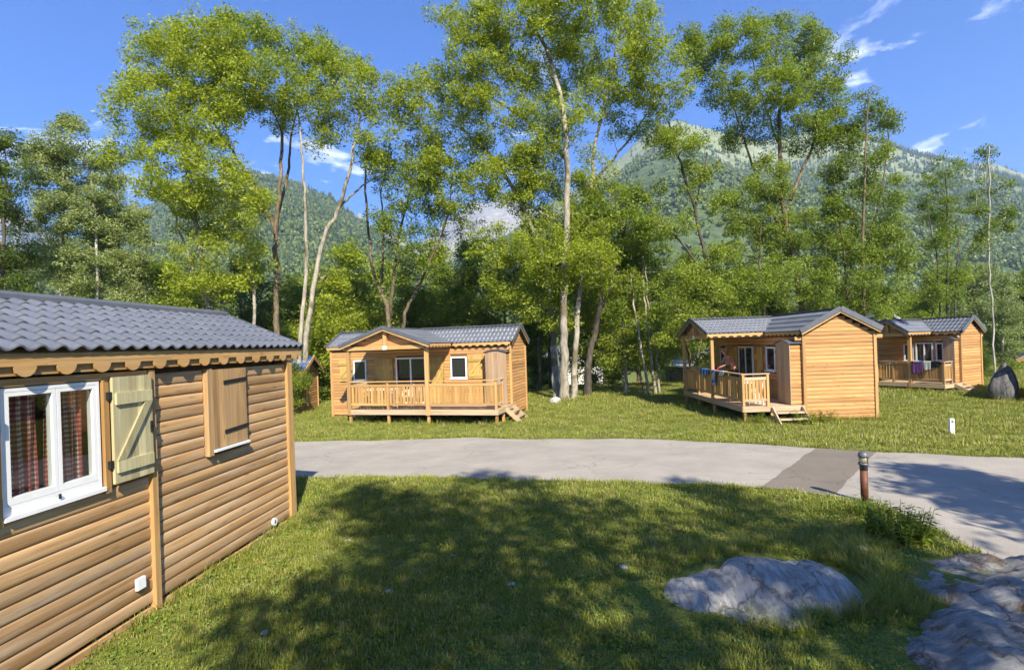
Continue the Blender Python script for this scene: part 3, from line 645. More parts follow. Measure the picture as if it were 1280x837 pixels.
    railing(rl, (xe, -D + .07, 0), (xe, ye - .08, 0), hr, 6, zf, cap=False)
    MB().bar((xe, -D + .075, zf + hr - .0175), (xe, ye + .02, zf + hr - .0175), .12, .034).build("rail_cap", M['deck_y'], rl)
    if left_open: railing(rl, (xl, -D + .07, 0), (xl, -.08, 0), hr, 11, zf, cap=True)
    # steps at the end of the deck
    stp = empty("steps"); stp.parent = root; run = .58
    for y in (ye + .05, -.16): MB().bar((x1 + .02, y, zf - .06), (x1 + run, y, .0), .035, .16).build("stringer", M['deck'], stp)
    for q, (dx, z) in enumerate(((.20, zf * .66), (.40, zf * .33))): boxo("tread", M['deck_y'], stp, x1 + dx - .08, x1 + dx + .14, ye + .07, -.18, z - .018, z + .018)
    # cupboard by the corner
    cb = empty("cupboard"); cb.parent = root; cw, cd, ch = g['cw'], .45, 2.02
    cx1 = -.04; cx0 = cx1 - cw
    boxo("carcass", M['core'], cb, cx0 + .03, cx1 - .03, -cd + .03, -.03, zf, zf + ch - .02)
    npl = max(5, int(cw / .12))
    for q in range(npl): boxo("door_plank", M['cup'], cb, cx0 + q * cw / npl + .002, cx0 + (q + 1) * cw / npl - .002, -cd, -cd + .028, zf + .02, zf + ch)
    for q in range(int(ch / PITCH)): log(cb, LOG, -cd + .03, -.04, zf + .09 + q * PITCH, 0, cx1 - .02)
    arc = [(cx0 - .06 + (cw + .12) * t, zf + ch + .01 + .10 * math.sin(math.pi * t)) for t in np.linspace(0, 1, 9)]
    MB().extrude(arc + [(p_[0], p_[1] + .03) for p_ in reversed(arc)], 'y', -cd - .07, -.04).build("curved_cap", M['trim_grey'], cb)
    MB().extrude(arc + [(cx1 + .02, zf + ch), (cx0 - .02, zf + ch)][::1], 'y', -cd - .002, -cd + .03).build("arched_head", M['cup'], cb)
    # openings
    for (kind, a, b, z0, z1) in g['feat']:
        z0 += zf; z1 += zf
        if kind == 'win': window(root, a, b, z0, z1)
        elif kind == 'shut': shutter(root, a, b, z0, z1, -.045, M['yellow_wood'])
        elif kind == 'shutf': shutter(root, a, b, z0, z1, -.045, M['yellow_wood'], flip=True)
        elif kind == 'door':
            d = empty("patio_door"); d.parent = root; fr_ = MB(); y = -.05
            for x in (a, (a + b) / 2 - .03, b - .06): fr_.box(x, x + .06, y - .02, y + .05, z0, z1)
            for x, xx in ((a + .06, (a + b) / 2 - .03), ((a + b) / 2 + .03, b - .06)):
                fr_.box(x, xx, y - .02, y + .05, z1 - .06, z1); fr_.box(x, xx, y - .02, y + .05, z0, z0 + .06)
            fr_.build("frame", M['white'], d)
            for x, xx in ((a + .05, (a + b) / 2 - .02), ((a + b) / 2 + .02, b - .05)): boxo("pane", M['glass'], d, x, xx, y + .01, y + .016, z0 + .05, z1 - .05)
    return root
def openings(feat, zf): return [(a - .01, b + .01, z0 + zf - .03, z1 + zf + .01) for (k, a, b, z0, z1) in feat if k in ('win', 'door')]
# front features along x (from the corner by the cupboard), heights above the floor
FEAT = [('win', -7.0, -6.38, 1.0, 1.86), ('shut', -7.66, -7.04, .98, 1.88), ('shutf', -5.95, -5.1, .06, 1.90), ('door', -4.98, -3.62, .02, 1.92), ('shut', -3.5, -2.80, .06, 1.90), ('win', -2.52, -1.82, 1.02, 1.90), ('shut', -1.76, -1.16, 1.0, 1.92)]
DIM = dict(W=2.30, Lc=8.07, D=2.05, xl=-5.93, xr=-2.64, xd=.02, hr=1.09, ov=.18, oe=.10, ze=2.45, zr=3.12, pz=3.10, py=-2.27, zl0=2.25, cw=.86, feat=FEAT)
FEAT_F = [('win', -2.4, -1.95, 1.0, 1.86), ('door', -1.86, -1.10, .02, 1.92), ('win', -.98, -.66, 1.02, 1.90)]
DIM_F = dict(W=1.85, Lc=4.6, D=1.65, xl=-2.84, xr=-1.32, xd=.06, hr=1.06, ov=.18, oe=.10, ze=2.45, zr=3.12, pz=3.10, py=-2.18, zl0=2.25, cw=.46, feat=FEAT_F)
def place(nm, lab, X, Y, a, zfl, D_, **k):
    zg = gzf(X, Y); zf = CAM_H + zfl - zg; d = dict(D_); d['open'] = openings(D_['feat'], zf); return chalet(nm, lab, (X, Y, zg), a, zf, d, **k), zf
ch_m, zf_m = place("log_chalet", "honey-coloured log chalet facing the lane, gabled porch and white furniture on its deck", -.084, 20.49, -.2724, -2.296, DIM)
ch_r, zf_r = place("log_chalet", "log chalet with sunlit blank gable end and a bare-backed man on its deck", 9.614, 17.163, -1.583, -2.302, DIM)
ch_f, zf_f = place("log_chalet", "farthest log chalet with purple and grey towels over its deck rail", 21.286, 24.705, -1.121, -2.503, DIM_F, number=False)

# near chalet: long side wall seen obliquely
def near_chalet():
    a = R_(84.3); zg = gzf(-3.5, 8.1) - .02; root = empty("log_chalet", (-3.5, 8.1, zg), a)
    tag(root, "large near log chalet with open green shutter and red gingham curtains", "chalet", "timber holiday chalets with railed decks")
    L, W = 6.6, 2.35; zt = 2.47; zr = 3.25; oe, ov = .20, .20
    MB().box(-L, -.03, .20, W, -.1, zt).extrude([(.20, zt), (W, zt), (W / 2, zr - .1)], 'x', -L, -.03).build("wall_core", M['core'], root)
    MB().extrude([(.0, -.05), (W, -.05), (W, zt), (W / 2, zr - .08), (0, zt)], 'x', -.03, .012).build("gable_wall", M['log_near'], root)
    boxo("back_wall", M['log_near'], root, -L, 0, W - .02, W + .02, -.05, zt)
    me = LOG_N; top = zt - .04; n = 18
    log_wall(root, me, -L, -2.79, top, n, openings=[(-4.30, -3.30, 1.40, 2.46)])
    log_wall(root, me, -2.72, -.13, top, n, openings=[(-1.96, -1.17, 1.44, 2.45)])
    boxo("corner_post", M['post'], root, -.125, .02, -.055, .03, -.06, zt)
    boxo("batten_post", M['post'], root, -2.79, -2.72, -.060, .02, -.06, zt)
    boxo("bottom_board", M['log_near'], root, -L, -.125, -.02, .03, -.08, .055)
    # window with gingham curtains
    wx0, wx1, wz0, wz1 = -4.19, -3.345, 1.41, 2.40
    w = empty("window"); w.parent = root; fw = .030; y = -.018; fr_ = MB()
    fr_.box(wx0, wx1, y - .015, .06, wz0, wz0 + .09); fr_.box(wx0, wx1, y - .015, .06, wz1 - fw, wz1)
    fr_.box(wx0, wx0 + fw, y - .015, .06, wz0 + .09, wz1 - fw); fr_.box(wx1 - fw, wx1, y - .015, .06, wz0 + .09, wz1 - fw)
    fr_.build("frame", M['white'], w)
    mid = (wx0 + wx1) / 2 + .02
    for q, (s0, s1) in enumerate(((wx0 + fw + .003, mid - .003), (mid + .003, wx1 - fw - .003))):
        sa = MB(); z0, z1 = wz0 + .093, wz1 - fw - .003; b_ = .032
        sa.box(s0, s1, y - .014, .03, z0, z0 + .055); sa.box(s0, s1, y - .014, .03, z1 - b_, z1); sa.box(s0, s0 + b_, y - .014, .03, z0 + .055, z1 - b_); sa.box(s1 - b_, s1, y - .014, .03, z0 + .055, z1 - b_)
        so = sa.build("sash", M['white'], w)
        boxo("pane", M['clear'], so, s0 + b_ - .006, s1 - b_ + .006, -.010, -.006, z0 + .05, z1 - b_ + .006)
    # two gathered curtains behind the panes
    for c0, c1 in ((wx0 + .06, wx0 + .36), (mid - .02, wx1 - .06)):
        xs = np.linspace(c0, c1, 60); zs = np.linspace(wz0 + .06, wz1 - .05, 12); X, Z = np.meshgrid(xs, zs, indexing='ij')
        Yc = .075 + .018 * np.sin((X - c0) * 75 + .5 * np.sin(Z * 5)) + .006 * np.sin(X * 190)
        link("curtain", grid_mesh("curtain", X, Yc, Z, M['gingham'], True), w)
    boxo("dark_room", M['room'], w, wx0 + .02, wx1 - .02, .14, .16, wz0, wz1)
    boxo("sill", M['white'], w, wx0 - .01, wx1 + .02, y - .045, y - .015, wz0 - .02, wz0 + .015)
    MB().tube([(mid - .015, y - .035, wz0 + .035), (mid - .015, y - .035, wz0 + .075)], .011, 6).build("handle", M['iron'], w)
    for x in (wx1 + .004, wx0 - .094): boxo("window_board", M['post'], root, x + .02, x + .075, -.055, .03, wz0 - .05, zt - .05)
    boxo("head_board", M['beam'], root, -L, -2.8, -.040, .03, 2.41, zt - .001)
    sh = shutter(root, -3.262, -2.800, 1.43, 2.425, -.062, M['green_wood'], planks=5)
    for z in (1.58, 2.22): boxo("hinge", M['iron'], sh, -3.30, -3.25, -.085, -.055, z, z + .07)
    shutter(root, -4.75, -4.29, 1.43, 2.425, -.062, M['green_wood'], planks=5, flip=True)
    s2 = shutter(root, -1.86, -1.205, 1.475, 2.425, -.050, M['log_v'], planks=6, braces=False, straps=(1.66, 2.27))
    boxo("side_board", M['log_v'], root, -1.945, -1.865, -.075, .02, 1.40, 2.44)
    boxo("drip_strip", M['white'], root, -1.86, -1.18, -.10, -.045, 1.435, 1.465)
    # vents
    boxo("square_vent", M['white'], root, -3.02, -2.92, -.062, -.03, .32, .43)
    MB().tube([(-.588, -.03, .17), (-.588, -.058, .17)], .055, 16).build("round_vent", M['white'], root)
    boxo("vent_slot", M['iron'], root, -.598, -.578, -.062, -.057, .145, .195)
    # roof
    roof = empty("roof"); roof.parent = root
    eave_y, eave_z = -.125, 2.695; ry, rz = W / 2, zr - .02
    Ls = math.hypot(ry - eave_y, rz - eave_z); d = ((ry - eave_y) / Ls, (rz - eave_z) / Ls); rows, pitch = 7, .172; rl = Ls / rows
    nt_ = 6; prof = []
    amp = .024
    xs = np.linspace(0, pitch + .004, 9); wv = np.array([amp * (math.sin(2 * math.pi * x / pitch + math.pi) if math.sin(2 * math.pi * x / pitch + math.pi) > 0 else .6 * math.sin(2 * math.pi * x / pitch + math.pi)) for x in xs])
    V = []; F = []
    for j, (s, h) in enumerate(((-.012, .001), (-.012, .020), (.02, .021), (rl + .01, .0))):
        for i, x in enumerate(xs): V.append((x, s, h + wv[i]))
    for j in range(3):
        for i in range(8): a0 = j * 9 + i; F.append((a0, a0 + 1, a0 + 10, a0 + 9))
    tile = raw_mesh("roof_tile", V, F, M['tile'], False)
    th = math.atan2(d[1], d[0]); cols = 34
    for r in range(rows):
        for c in range(cols):
            x = ov + .02 - (c + 1) * pitch
            jz = random.uniform(-.002, .003)
            link("roof_tile", tile, roof, (x, eave_y + d[0] * r * rl - d[1] * jz, eave_z + d[1] * r * rl + d[0] * jz), (th + random.uniform(-.006, .006), 0, 0))
    MB().extrude([(eave_y + .015, eave_z - .035), (ry, rz - .035), (ry, rz - .05), (eave_y + .015, eave_z - .05)], 'x', -L, ov - .01).build("roof_deck", M['beam'], roof)
    sheet_obj("roof_sheet", roof, M['tile'], -L, ov + .02, W + .165, eave_z, W / 2, rz)
    MB().tube([(-L, ry, rz + .005), (ov + .03, ry, rz + .005)], .075, 10).build("ridge_cap", M['trim_grey'], roof)
    MB().bar((ov + .03, eave_y, eave_z - .02), (ov + .03, ry, rz - .01), .02, .11).build("verge_trim", M['trim_grey'], roof)
    MB().bar((ov + .03, W + oe + .08, eave_z - .02), (ov + .03, ry, rz - .012), .02, .11).build("verge_trim", M['trim_grey'], roof)
    # eaves: board with scallops, lower beam behind
    for k in range(5):
        xa, xb = -L + k * (L + ov) / 5, -L + (k + 1) * (L + ov) / 5
        scallop(roof, M['beam'], xa + .001, xb - .001, eave_y + .022, eave_z - .045, .085, .335, thick=.022, cut=.085)
    boxo("eave_beam", M['beam'], roof, -L, ov - .01, eave_y + .048, eave_y + .10, 2.492, 2.645)
    boxo("soffit", M['beam'], roof, -L, ov - .02, eave_y + .10, .02, 2.50, 2.515)
    return root
def thin_glass(name, tint=(0.86, 0.89, 0.88), refl=0.16):
    m = bpy.data.materials.new(name); m.use_nodes = True; nt = m.node_tree; nt.nodes.clear(); L = nt.links
    out = N(nt, "ShaderNodeOutputMaterial"); tr = N(nt, "ShaderNodeBsdfTransparent"); tr.inputs[0].default_value = (*tint, 1); gl = N(nt, "ShaderNodeBsdfGlossy", Roughness=0.02)
    fr = N(nt, "ShaderNodeLayerWeight", Blend=0.5); pw = N(nt, "ShaderNodeMath", operation='POWER'); L.new(fr.outputs["Facing"], pw.inputs[0]); pw.inputs[1].default_value = 3.0; ma = N(nt, "ShaderNodeMath", operation='MULTIPLY_ADD'); L.new(pw.outputs[0], ma.inputs[0]); ma.inputs[1].default_value = 0.6; ma.inputs[2].default_value = refl; mx_ = N(nt, "ShaderNodeMixShader"); L.new(ma.outputs[0], mx_.inputs[0]); L.new(tr.outputs[0], mx_.inputs[1]); L.new(gl.outputs[0], mx_.inputs[2]); L.new(mx_.outputs[0], out.inputs[0]); return m
M['clear'] = thin_glass('clear_glass', refl=0.05)
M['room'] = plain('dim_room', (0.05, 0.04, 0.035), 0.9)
M['log_v'] = wood('near_plank_wood', (0.290, 0.165, 0.068), (0.510, 0.325, 0.150), axis='z', knots=0.5, weather=0.4)
def gingham():
    m, nt, b = new_mat('gingham_cloth'); L = nt.links; tc_ = N(nt, "ShaderNodeTexCoord"); sp = N(nt, "ShaderNodeSeparateXYZ"); L.new(tc_.outputs["Object"], sp.inputs[0])
    def stripe(out):
        a = N(nt, "ShaderNodeMath", operation='MULTIPLY'); L.new(out, a.inputs[0]); a.inputs[1].default_value = 1 / 0.042
        f = N(nt, "ShaderNodeMath", operation='FRACT'); L.new(a.outputs[0], f.inputs[0]); g_ = N(nt, "ShaderNodeMath", operation='GREATER_THAN'); L.new(f.outputs[0], g_.inputs[0]); g_.inputs[1].default_value = .42; return g_.outputs[0]
    s = N(nt, "ShaderNodeMath", operation='ADD'); L.new(stripe(sp.outputs[0]), s.inputs[0]); L.new(stripe(sp.outputs[2]), s.inputs[1])
    h = N(nt, "ShaderNodeMath", operation='MULTIPLY'); L.new(s.outputs[0], h.inputs[0]); h.inputs[1].default_value = .5
    r = ramp(nt, h.outputs[0], [(0.0, (0.75, 0.68, 0.55)), (0.5, (0.50, 0.16, 0.12)), (1.0, (0.30, 0.035, 0.04))]); r.color_ramp.interpolation = 'CONSTANT'
    L.new(r.outputs[0], b.inputs["Base Color"]); b.inputs["Roughness"].default_value = .9; return m
M['gingham'] = gingham()
near_chalet()

# ------------------------------------------------------------------ trees
def tubes_np(paths, nside):
    "paths: list of (pts Nx3, radii N) -> one vertex / quad array"
    V, F = [], []; base = 0
    ang = np.arange(nside) / nside * 2 * math.pi
    for pts, rad in paths:
        pts = np.asarray(pts, float); m = len(pts)
        d = np.gradient(pts, axis=0); d /= (np.linalg.norm(d, axis=1, keepdims=True) + 1e-9)
        ref = np.array([0.31, 0.95, 0.05]); a = np.cross(d, ref); a /= (np.linalg.norm(a, axis=1, keepdims=True) + 1e-9); b = np.cross(d, a)
        ring = pts[:, None] + (a[:, None] * np.cos(ang)[None, :, None] + b[:, None] * np.sin(ang)[None, :, None]) * np.asarray(rad)[:, None, None]
        V.append(ring.reshape(-1, 3)); i = np.arange(m * nside).reshape(m, nside) + base; j = np.roll(i, -1, 1)
        F.append(np.stack([i[:-1], j[:-1], j[1:], i[1:]], -1).reshape(-1, 4)); base += m * nside
    return np.vstack(V), np.vstack(F)
def smooth_path(pts, n, jit, r):
    pts = np.asarray(pts, float); ext = np.vstack([2 * pts[0] - pts[1], pts, 2 * pts[-1] - pts[-2]]); out = []
    for i in range(len(pts) - 1):
        p0, p1, p2, p3 = ext[i:i + 4]
        for u in np.linspace(0, 1, n, endpoint=False):
            out.append(0.5 * (2 * p1 + (p2 - p0) * u + (2 * p0 - 5 * p1 + 4 * p2 - p3) * u * u + (3 * p1 - p0 - 3 * p2 + p3) * u ** 3))
    out.append(pts[-1]); out = np.array(out); out[1:-1] += r.normal(size=(len(out) - 2, 3)) * jit; return out
def leaves_np(centres, rads, counts, size, r, flat=0.55, aspect=0.42, droop=0.25):
    "leaf-sized quads scattered in flattened clumps"
    idx = np.repeat(np.arange(len(centres)), counts); n = len(idx)
    off = r.normal(size=(n, 3)); off /= (np.linalg.norm(off, axis=1, keepdims=True) + 1e-9); off *= (r.uniform(size=(n, 1)) ** 0.45)
    off *= rads[idx][:, None] * np.array([1, 1, flat]); out = off[:, :2]
    off[:, 2] -= droop * (out ** 2).sum(1) / (rads[idx] + 1e-6)
    c = centres[idx] + off
    nrm = r.normal(size=(n, 3)) * 0.75 + np.array([0, 0, 1.0]) + off / (rads[idx][:, None] + 1e-6) * 0.5; nrm /= np.linalg.norm(nrm, axis=1, keepdims=True)
    ax = r.normal(size=(n, 3)); ax -= nrm * (ax * nrm).sum(1, keepdims=True); ax /= (np.linalg.norm(ax, axis=1, keepdims=True) + 1e-9); bx = np.cross(nrm, ax)
    s = (size * r.uniform(.65, 1.35, n))[:, None]
    v = np.stack([c - ax * s * .5, c + bx * s * aspect * .5 - ax * s * .05, c + ax * s * .5 - nrm * s * .12, c - bx * s * aspect * .5 - ax * s * .05], 1).reshape(-1, 3)
    return v, np.arange(n * 4).reshape(n, 4)
def grow(trunks, blobs, clump_r, per_clump, leaf_size, seed, clumps_per_m3=0.55, trunk_r=0.2, flat=0.72, aspect=0.40, shell=0.55, max_clumps=1600, depth_f=1.0, fine=0.012, leafy=1.0):
    """trunks: list of (points, radius at base, radius at tip); blobs: (centre, (rx, ry, rz)).
    every clump of leaves is joined to the nearest limb below it by its own branch"""
    r = np.random.default_rng(seed); paths = []; nodes = []; nrad = []
    for pts, r0, r1 in trunks:
        p = smooth_path(pts, 6, 0.03, r); rad = r0 + (r1 - r0) * np.linspace(0, 1, len(p)) ** 0.8; rad[0] *= 1.35; rad[1:3] *= 1.1
        paths.append((p, rad)); nodes += list(p); nrad += list(rad)
    cl = []; cr = []
    for c, (rx, ry, rz) in blobs:
        c = np.array(c); vol = 4.19 * rx * ry * rz; n = int(max(8, min(130, vol * clumps_per_m3 / (clump_r ** 1.5) * 3.1)))
        d = r.normal(size=(n, 3)); d /= np.linalg.norm(d, axis=1, keepdims=True); rr = r.uniform(shell * .5, 1.0, (n, 1)) ** 0.6
        cl.append(c + d * rr * np.array([rx, ry, rz]) * 1.12); cr.append(r.uniform(.5, 1.3, n) * clump_r)
    cl = np.vstack(cl); cr = np.concatenate(cr)
    if len(cl) > max_clumps: k = r.permutation(len(cl))[:max_clumps]; cl, cr = cl[k], cr[k]
    nodes = np.array(nodes); nrad = np.array(nrad); bc = [np.array(b[0]) for b in blobs]
    # limbs to the blob centres first, then twigs to clumps
    def join(target, maxr, minr, seg):
        nonlocal nodes, nrad
        dv = target - nodes; dist = np.linalg.norm(dv, axis=1); pen = dist + np.where(dv[:, 2] < 0.15 * dist, 1.2 * (0.15 * dist - dv[:, 2]), 0)
        i = int(np.argmin(pen)); a = nodes[i]; L = dist[i]
        if L < 0.12: return
        mid = a + (target - a) * .5 + np.array([0, 0, -0.10 * L]) + r.normal(size=3) * 0.07 * L
        n = max(3, int(L / seg)); t = np.linspace(0, 1, n + 1)[:, None]; p = a * (1 - t) ** 2 + mid * 2 * t * (1 - t) + target * t * t
        if n > 2: p[1:-1] += r.normal(size=(n - 1, 3)) * 0.03 * min(L, 1.5)
        r0 = min(maxr, nrad[i] * 0.62, 0.012 + 0.020 * L); rad = np.linspace(r0, minr, n + 1); paths.append((p, rad))
        nodes = np.vstack([nodes, p[1:]]); nrad = np.concatenate([nrad, rad[1:]])
    order = sorted(range(len(bc)), key=lambda k: np.min(np.linalg.norm(bc[k] - nodes, axis=1)))
    for k in order: join(bc[k], 0.10, 0.018, 0.55)
    for k in sorted(range(len(cl)), key=lambda q: np.min(np.linalg.norm(cl[q] - nodes, axis=1))): join(cl[k], 0.028, fine * .55, 0.4)
    counts = (per_clump * (cr / clump_r) ** 2 * r.uniform(.6, 1.3, len(cr)) * leafy).astype(int)
    lv, lf_ = leaves_np(cl, cr, counts, leaf_size, r, flat, aspect)
    big = [p for p in paths if p[1][0] > 0.045]; small = [p for p in paths if p[1][0] <= 0.045]
    tv, tf = tubes_np(big, 8); sv, sf = tubes_np(small, 3) if small else (None, None)
    return (tv, tf), (sv, sf), (lv, lf_)
def crown_mesh(lv, lf_, leaf_m, sv, sf, bark_m):
    "leaves and the twigs that carry them"
    if sv is None: return raw_mesh("crown", lv, lf_, leaf_m)
    me = raw_mesh("crown", np.vstack([lv, sv]), np.vstack([lf_, sf + len(lv)]), leaf_m); me.materials.append(bark_m)
    me.polygons.foreach_set("material_index", np.r_[np.zeros(len(lf_), np.int32), np.ones(len(sf), np.int32)]); return me
def tree_thing(name, label, base, geo, bark_m, leaf_m, group=None, cat="tree"):
    (tv, tf), (sv, sf), (lv, lf_) = geo; o = empty(name, base); b = np.array(base)
    tag(o, label, cat, group)
    link("trunk", raw_mesh("trunk", tv - b, tf, bark_m, True), o)
    link("crown", crown_mesh(lv - b, lf_, leaf_m, None if sv is None else sv - b, sf, bark_m), o)
    return o
def ptree(name, label, Y, stems, blobs, bark_m, leaf_m, seed, r0=0.17, cr=0.50, per=95, leaf_s=0.145, thick=0.8, group="tall trees around the chalets", **k):
    "stems and crown masses given where the photograph shows them, at this tree's own distance"
    r = np.random.default_rng(seed + 500); tr = []
    for q, st in enumerate(stems):
        rr = r0; path = st
        if isinstance(st, tuple): path, rr = st
        dy = np.cumsum(r.normal(size=len(path)) * 0.35); dy -= dy[0]
        pts = [np.array(P(u, v, Y + dy[i] + 0.25 * q)) for i, (u, v) in enumerate(path)]
        if path[0][1] > 455: pts[0][2] = gzf(pts[0][0], pts[0][1]) - 0.15
        tr.append((pts, rr, max(0.03, rr * .28)))
    bl = []
    s = Y / FPX
    for (u, v, rx, rz) in blobs:
        ryy = (rx + rz) * .5 * s * thick; c = np.array(P(u, v, Y + r.normal() * ryy * .7)); bl.append((c, (rx * s, ryy * r.uniform(.9, 1.25), rz * s)))
    for c, rr in list(bl):                       # smaller side masses break up the outline
        d = r.normal(size=3); d /= np.linalg.norm(d); bl.append((c + d * np.array(rr) * np.array([1.0, .9, .9]), tuple(np.array(rr) * r.uniform(.42, .62))))
    geo = grow(tr, bl, cr, int(per * 1.3), leaf_s, seed, **k); base = tr[0][0][0].copy(); base[2] = gzf(base[0], base[1])
    return tree_thing(name, label, tuple(base), geo, bark_m, leaf_m, group)

ptree("ash_tree", "tall ash just behind the near chalet's roof, pale leaning trunk and high dense crown", 24.0,
      [([(272, 505), (263, 395), (250, 300), (240, 240), (226, 180), (214, 110)], .15), ([(262, 385), (240, 330), (224, 285), (210, 250)], .07), ([(300, 505), (318, 400), (312, 330), (296, 260), (275, 190)], .10)],
      [(200, 70, 42, 40), (250, 55, 48, 30), (188, 130, 42, 36), (158, 182, 26, 20), (240, 145, 42, 48), (215, 210, 36, 36), (285, 105, 38, 44), (268, 195, 32, 55), (262, 268, 42, 44), (296, 330, 38, 45), (235, 335, 26, 32), (185, 235, 22, 18), (310, 265, 26, 36), (175, 100, 20, 20)],
      M['bark_pale'], M['leaf_ash'], 31)
ptree("ash_tree", "tall ash with brown mossy trunk forking into a wide airy top behind the hut", 26.0,
      [([(352, 505), (347, 420), (345, 320), (343, 285), (320, 235), (285, 180), (258, 140)], .17), ([(344, 290), (350, 235), (353, 170), (358, 100), (350, 50)], .12), ([(344, 280), (360, 220), (366, 160), (385, 90)], .09)],
      [(300, 60, 42, 26), (352, 55, 48, 28), (330, 105, 52, 26), (288, 125, 38, 26), (395, 85, 42, 30), (345, 150, 26, 16), (385, 145, 22, 22), (270, 80, 26, 22), (310, 30, 30, 12)],
      M['bark_brown'], M['leaf_ash'], 32, per=80)
ptree("ash_tree", "twin-stemmed ash with a bleached leaning trunk beside the small blue-roofed hut", 25.0,
      [([(371, 505), (376, 420), (383, 330), (382, 260), (378, 190), (372, 130)], .13), ([(381, 505), (384, 420), (402, 310), (425, 258), (440, 205), (447, 160), (456, 110)], .15), ([(424, 260), (452, 232), (490, 212)], .06), ([(395, 350), (408, 345), (404, 352)], .05)],
      [(430, 95, 48, 26), (468, 110, 38, 24), (440, 135, 42, 20), (398, 175, 24, 12), (478, 165, 26, 20), (395, 125, 28, 18), (460, 195, 24, 14), (495, 130, 24, 20), (420, 75, 30, 14)],
      M['bark_pale'], M['leaf_ash'], 33, per=70)
ptree("ash_tree", "sparse many-stemmed ash rising behind the porch chalet's roof", 27.0,
      [([(487, 500), (486, 395), (470, 350), (460, 280), (457, 220), (463, 170)], .13), ([(487, 400), (491, 365), (500, 290), (514, 235), (516, 190)], .11), ([(492, 500), (505, 402), (522, 362), (541, 318), (560, 272), (566, 225)], .12), ([(478, 365), (480, 300), (478, 240), (490, 190)], .07)],
      [(475, 195, 24, 30), (502, 235, 28, 30), (530, 205, 32, 26), (556, 278, 22, 24), (512, 308, 30, 32), (572, 235, 20, 22), (540, 332, 22, 20), (480, 270, 16, 24), (535, 255, 18, 18), (495, 350, 20, 18)],
      M['bark_brown'], M['leaf_green'], 34, per=75)
ptree("ash_tree", "tallest ash in the middle, several pale trunks side by side and a huge bright crown", 26.2,
      [([(706, 498), (705, 430), (706, 350), (710, 230), (706, 150), (690, 80), (660, 20)], .24), ([(717, 497), (720, 430), (728, 330), (738, 260), (743, 190), (760, 110), (778, 35)], .17), ([(697, 497), (692, 420), (684, 340), (655, 262), (618, 200), (575, 160)], .20), ([(709, 200), (665, 155), (605, 118), (560, 100)], .09), ([(710, 285), (648, 250), (590, 232), (540, 215)], .08), ([(740, 230), (790, 170), (830, 110)], .08)],
      [(640, 18, 58, 34), (722, 6, 50, 30), (785, 22, 40, 32), (600, 68, 52, 36), (690, 78, 56, 44), (772, 88, 48, 40), (822, 70, 34, 26), (560, 108, 44, 30), (622, 140, 56, 34), (528, 148, 36, 28), (570, 190, 46, 32), (700, 158, 48, 36), (792, 145, 42, 30), (640, 222, 46, 36), (530, 215, 36, 24), (680, 252, 40, 40), (745, 222, 32, 30), (692, 322, 46, 38), (642, 300, 32, 28), (700, 385, 36, 28), (842, 112, 24, 22), (658, 372, 32, 28), (505, 190, 22, 18), (605, 225, 26, 22), (755, 275, 26, 24), (665, 205, 36, 30), (728, 290, 32, 26), (640, 345, 32, 28), (610, 290, 28, 24), (745, 340, 26, 24), (575, 250, 28, 22)],
      M['bark_pale'], M['leaf_ash'], 35, per=95)
ptree("ash_tree", "dark-trunked tree pressed against the tallest ash, leaning away from it", 27.6,
      [([(735, 497), (736, 455), (744, 415), (752, 370), (748, 300), (752, 240)], .22), ([(742, 425), (765, 350), (780, 290), (790, 250)], .10)],
      [(760, 250, 34, 26), (785, 285, 32, 28), (752, 310, 36, 30), (790, 335, 34, 28), (765, 365, 34, 24), (735, 280, 24, 24), (800, 255, 24, 20), (720, 350, 26, 26)],
      M['bark_dark'], M['leaf_green'], 36, per=85)
ptree("leaning_tree", "slender dark tree leaning far over beside the railed deck with the man", 27.0,
      [([(905, 470), (896, 400), (882, 320), (862, 240), (846, 190), (836, 152)], .14), ([(892, 380), (872, 330), (825, 272), (795, 240)], .07), ([(868, 262), (880, 215), (884, 190)], .05)],
      [(848, 178, 36, 18), (870, 215, 26, 22), (884, 258, 22, 20), (818, 165, 26, 14), (884, 328, 22, 30), (842, 285, 28, 22), (808, 238, 22, 20), (868, 375, 26, 22), (905, 360, 22, 24)],
      M['bark_dark'], M['leaf_green'], 37, per=85)
ptree("ash_tree", "tall round-topped ash standing behind the chalet with the blank gable", 30.0,
      [([(1006, 490), (1003, 390), (993, 330), (980, 260), (975, 180), (975, 110), (970, 60)], .21), ([(985, 300), (950, 230), (926, 160), (905, 95)], .11), ([(988, 250), (1020, 170), (1032, 100)], .10), ([(955, 490), (956, 400), (950, 330), (952, 280)], .12), ([(978, 190), (955, 130), (940, 70)], .07)],
      [(922, 50, 40, 30), (982, 55, 44, 32), (1030, 78, 30, 34), (880, 58, 32, 20), (900, 108, 34, 26), (960, 115, 48, 34), (1032, 128, 34, 30), (930, 165, 32, 24), (1002, 165, 38, 28), (958, 225, 28, 24), (945, 262, 34, 28), (988, 290, 38, 32), (935, 302, 28, 30), (962, 348, 44, 28), (1005, 345, 28, 26), (925, 360, 26, 24), (860, 45, 18, 12), (1050, 170, 18, 18)],
      M['bark_brown'], M['leaf_green'], 38, per=90)
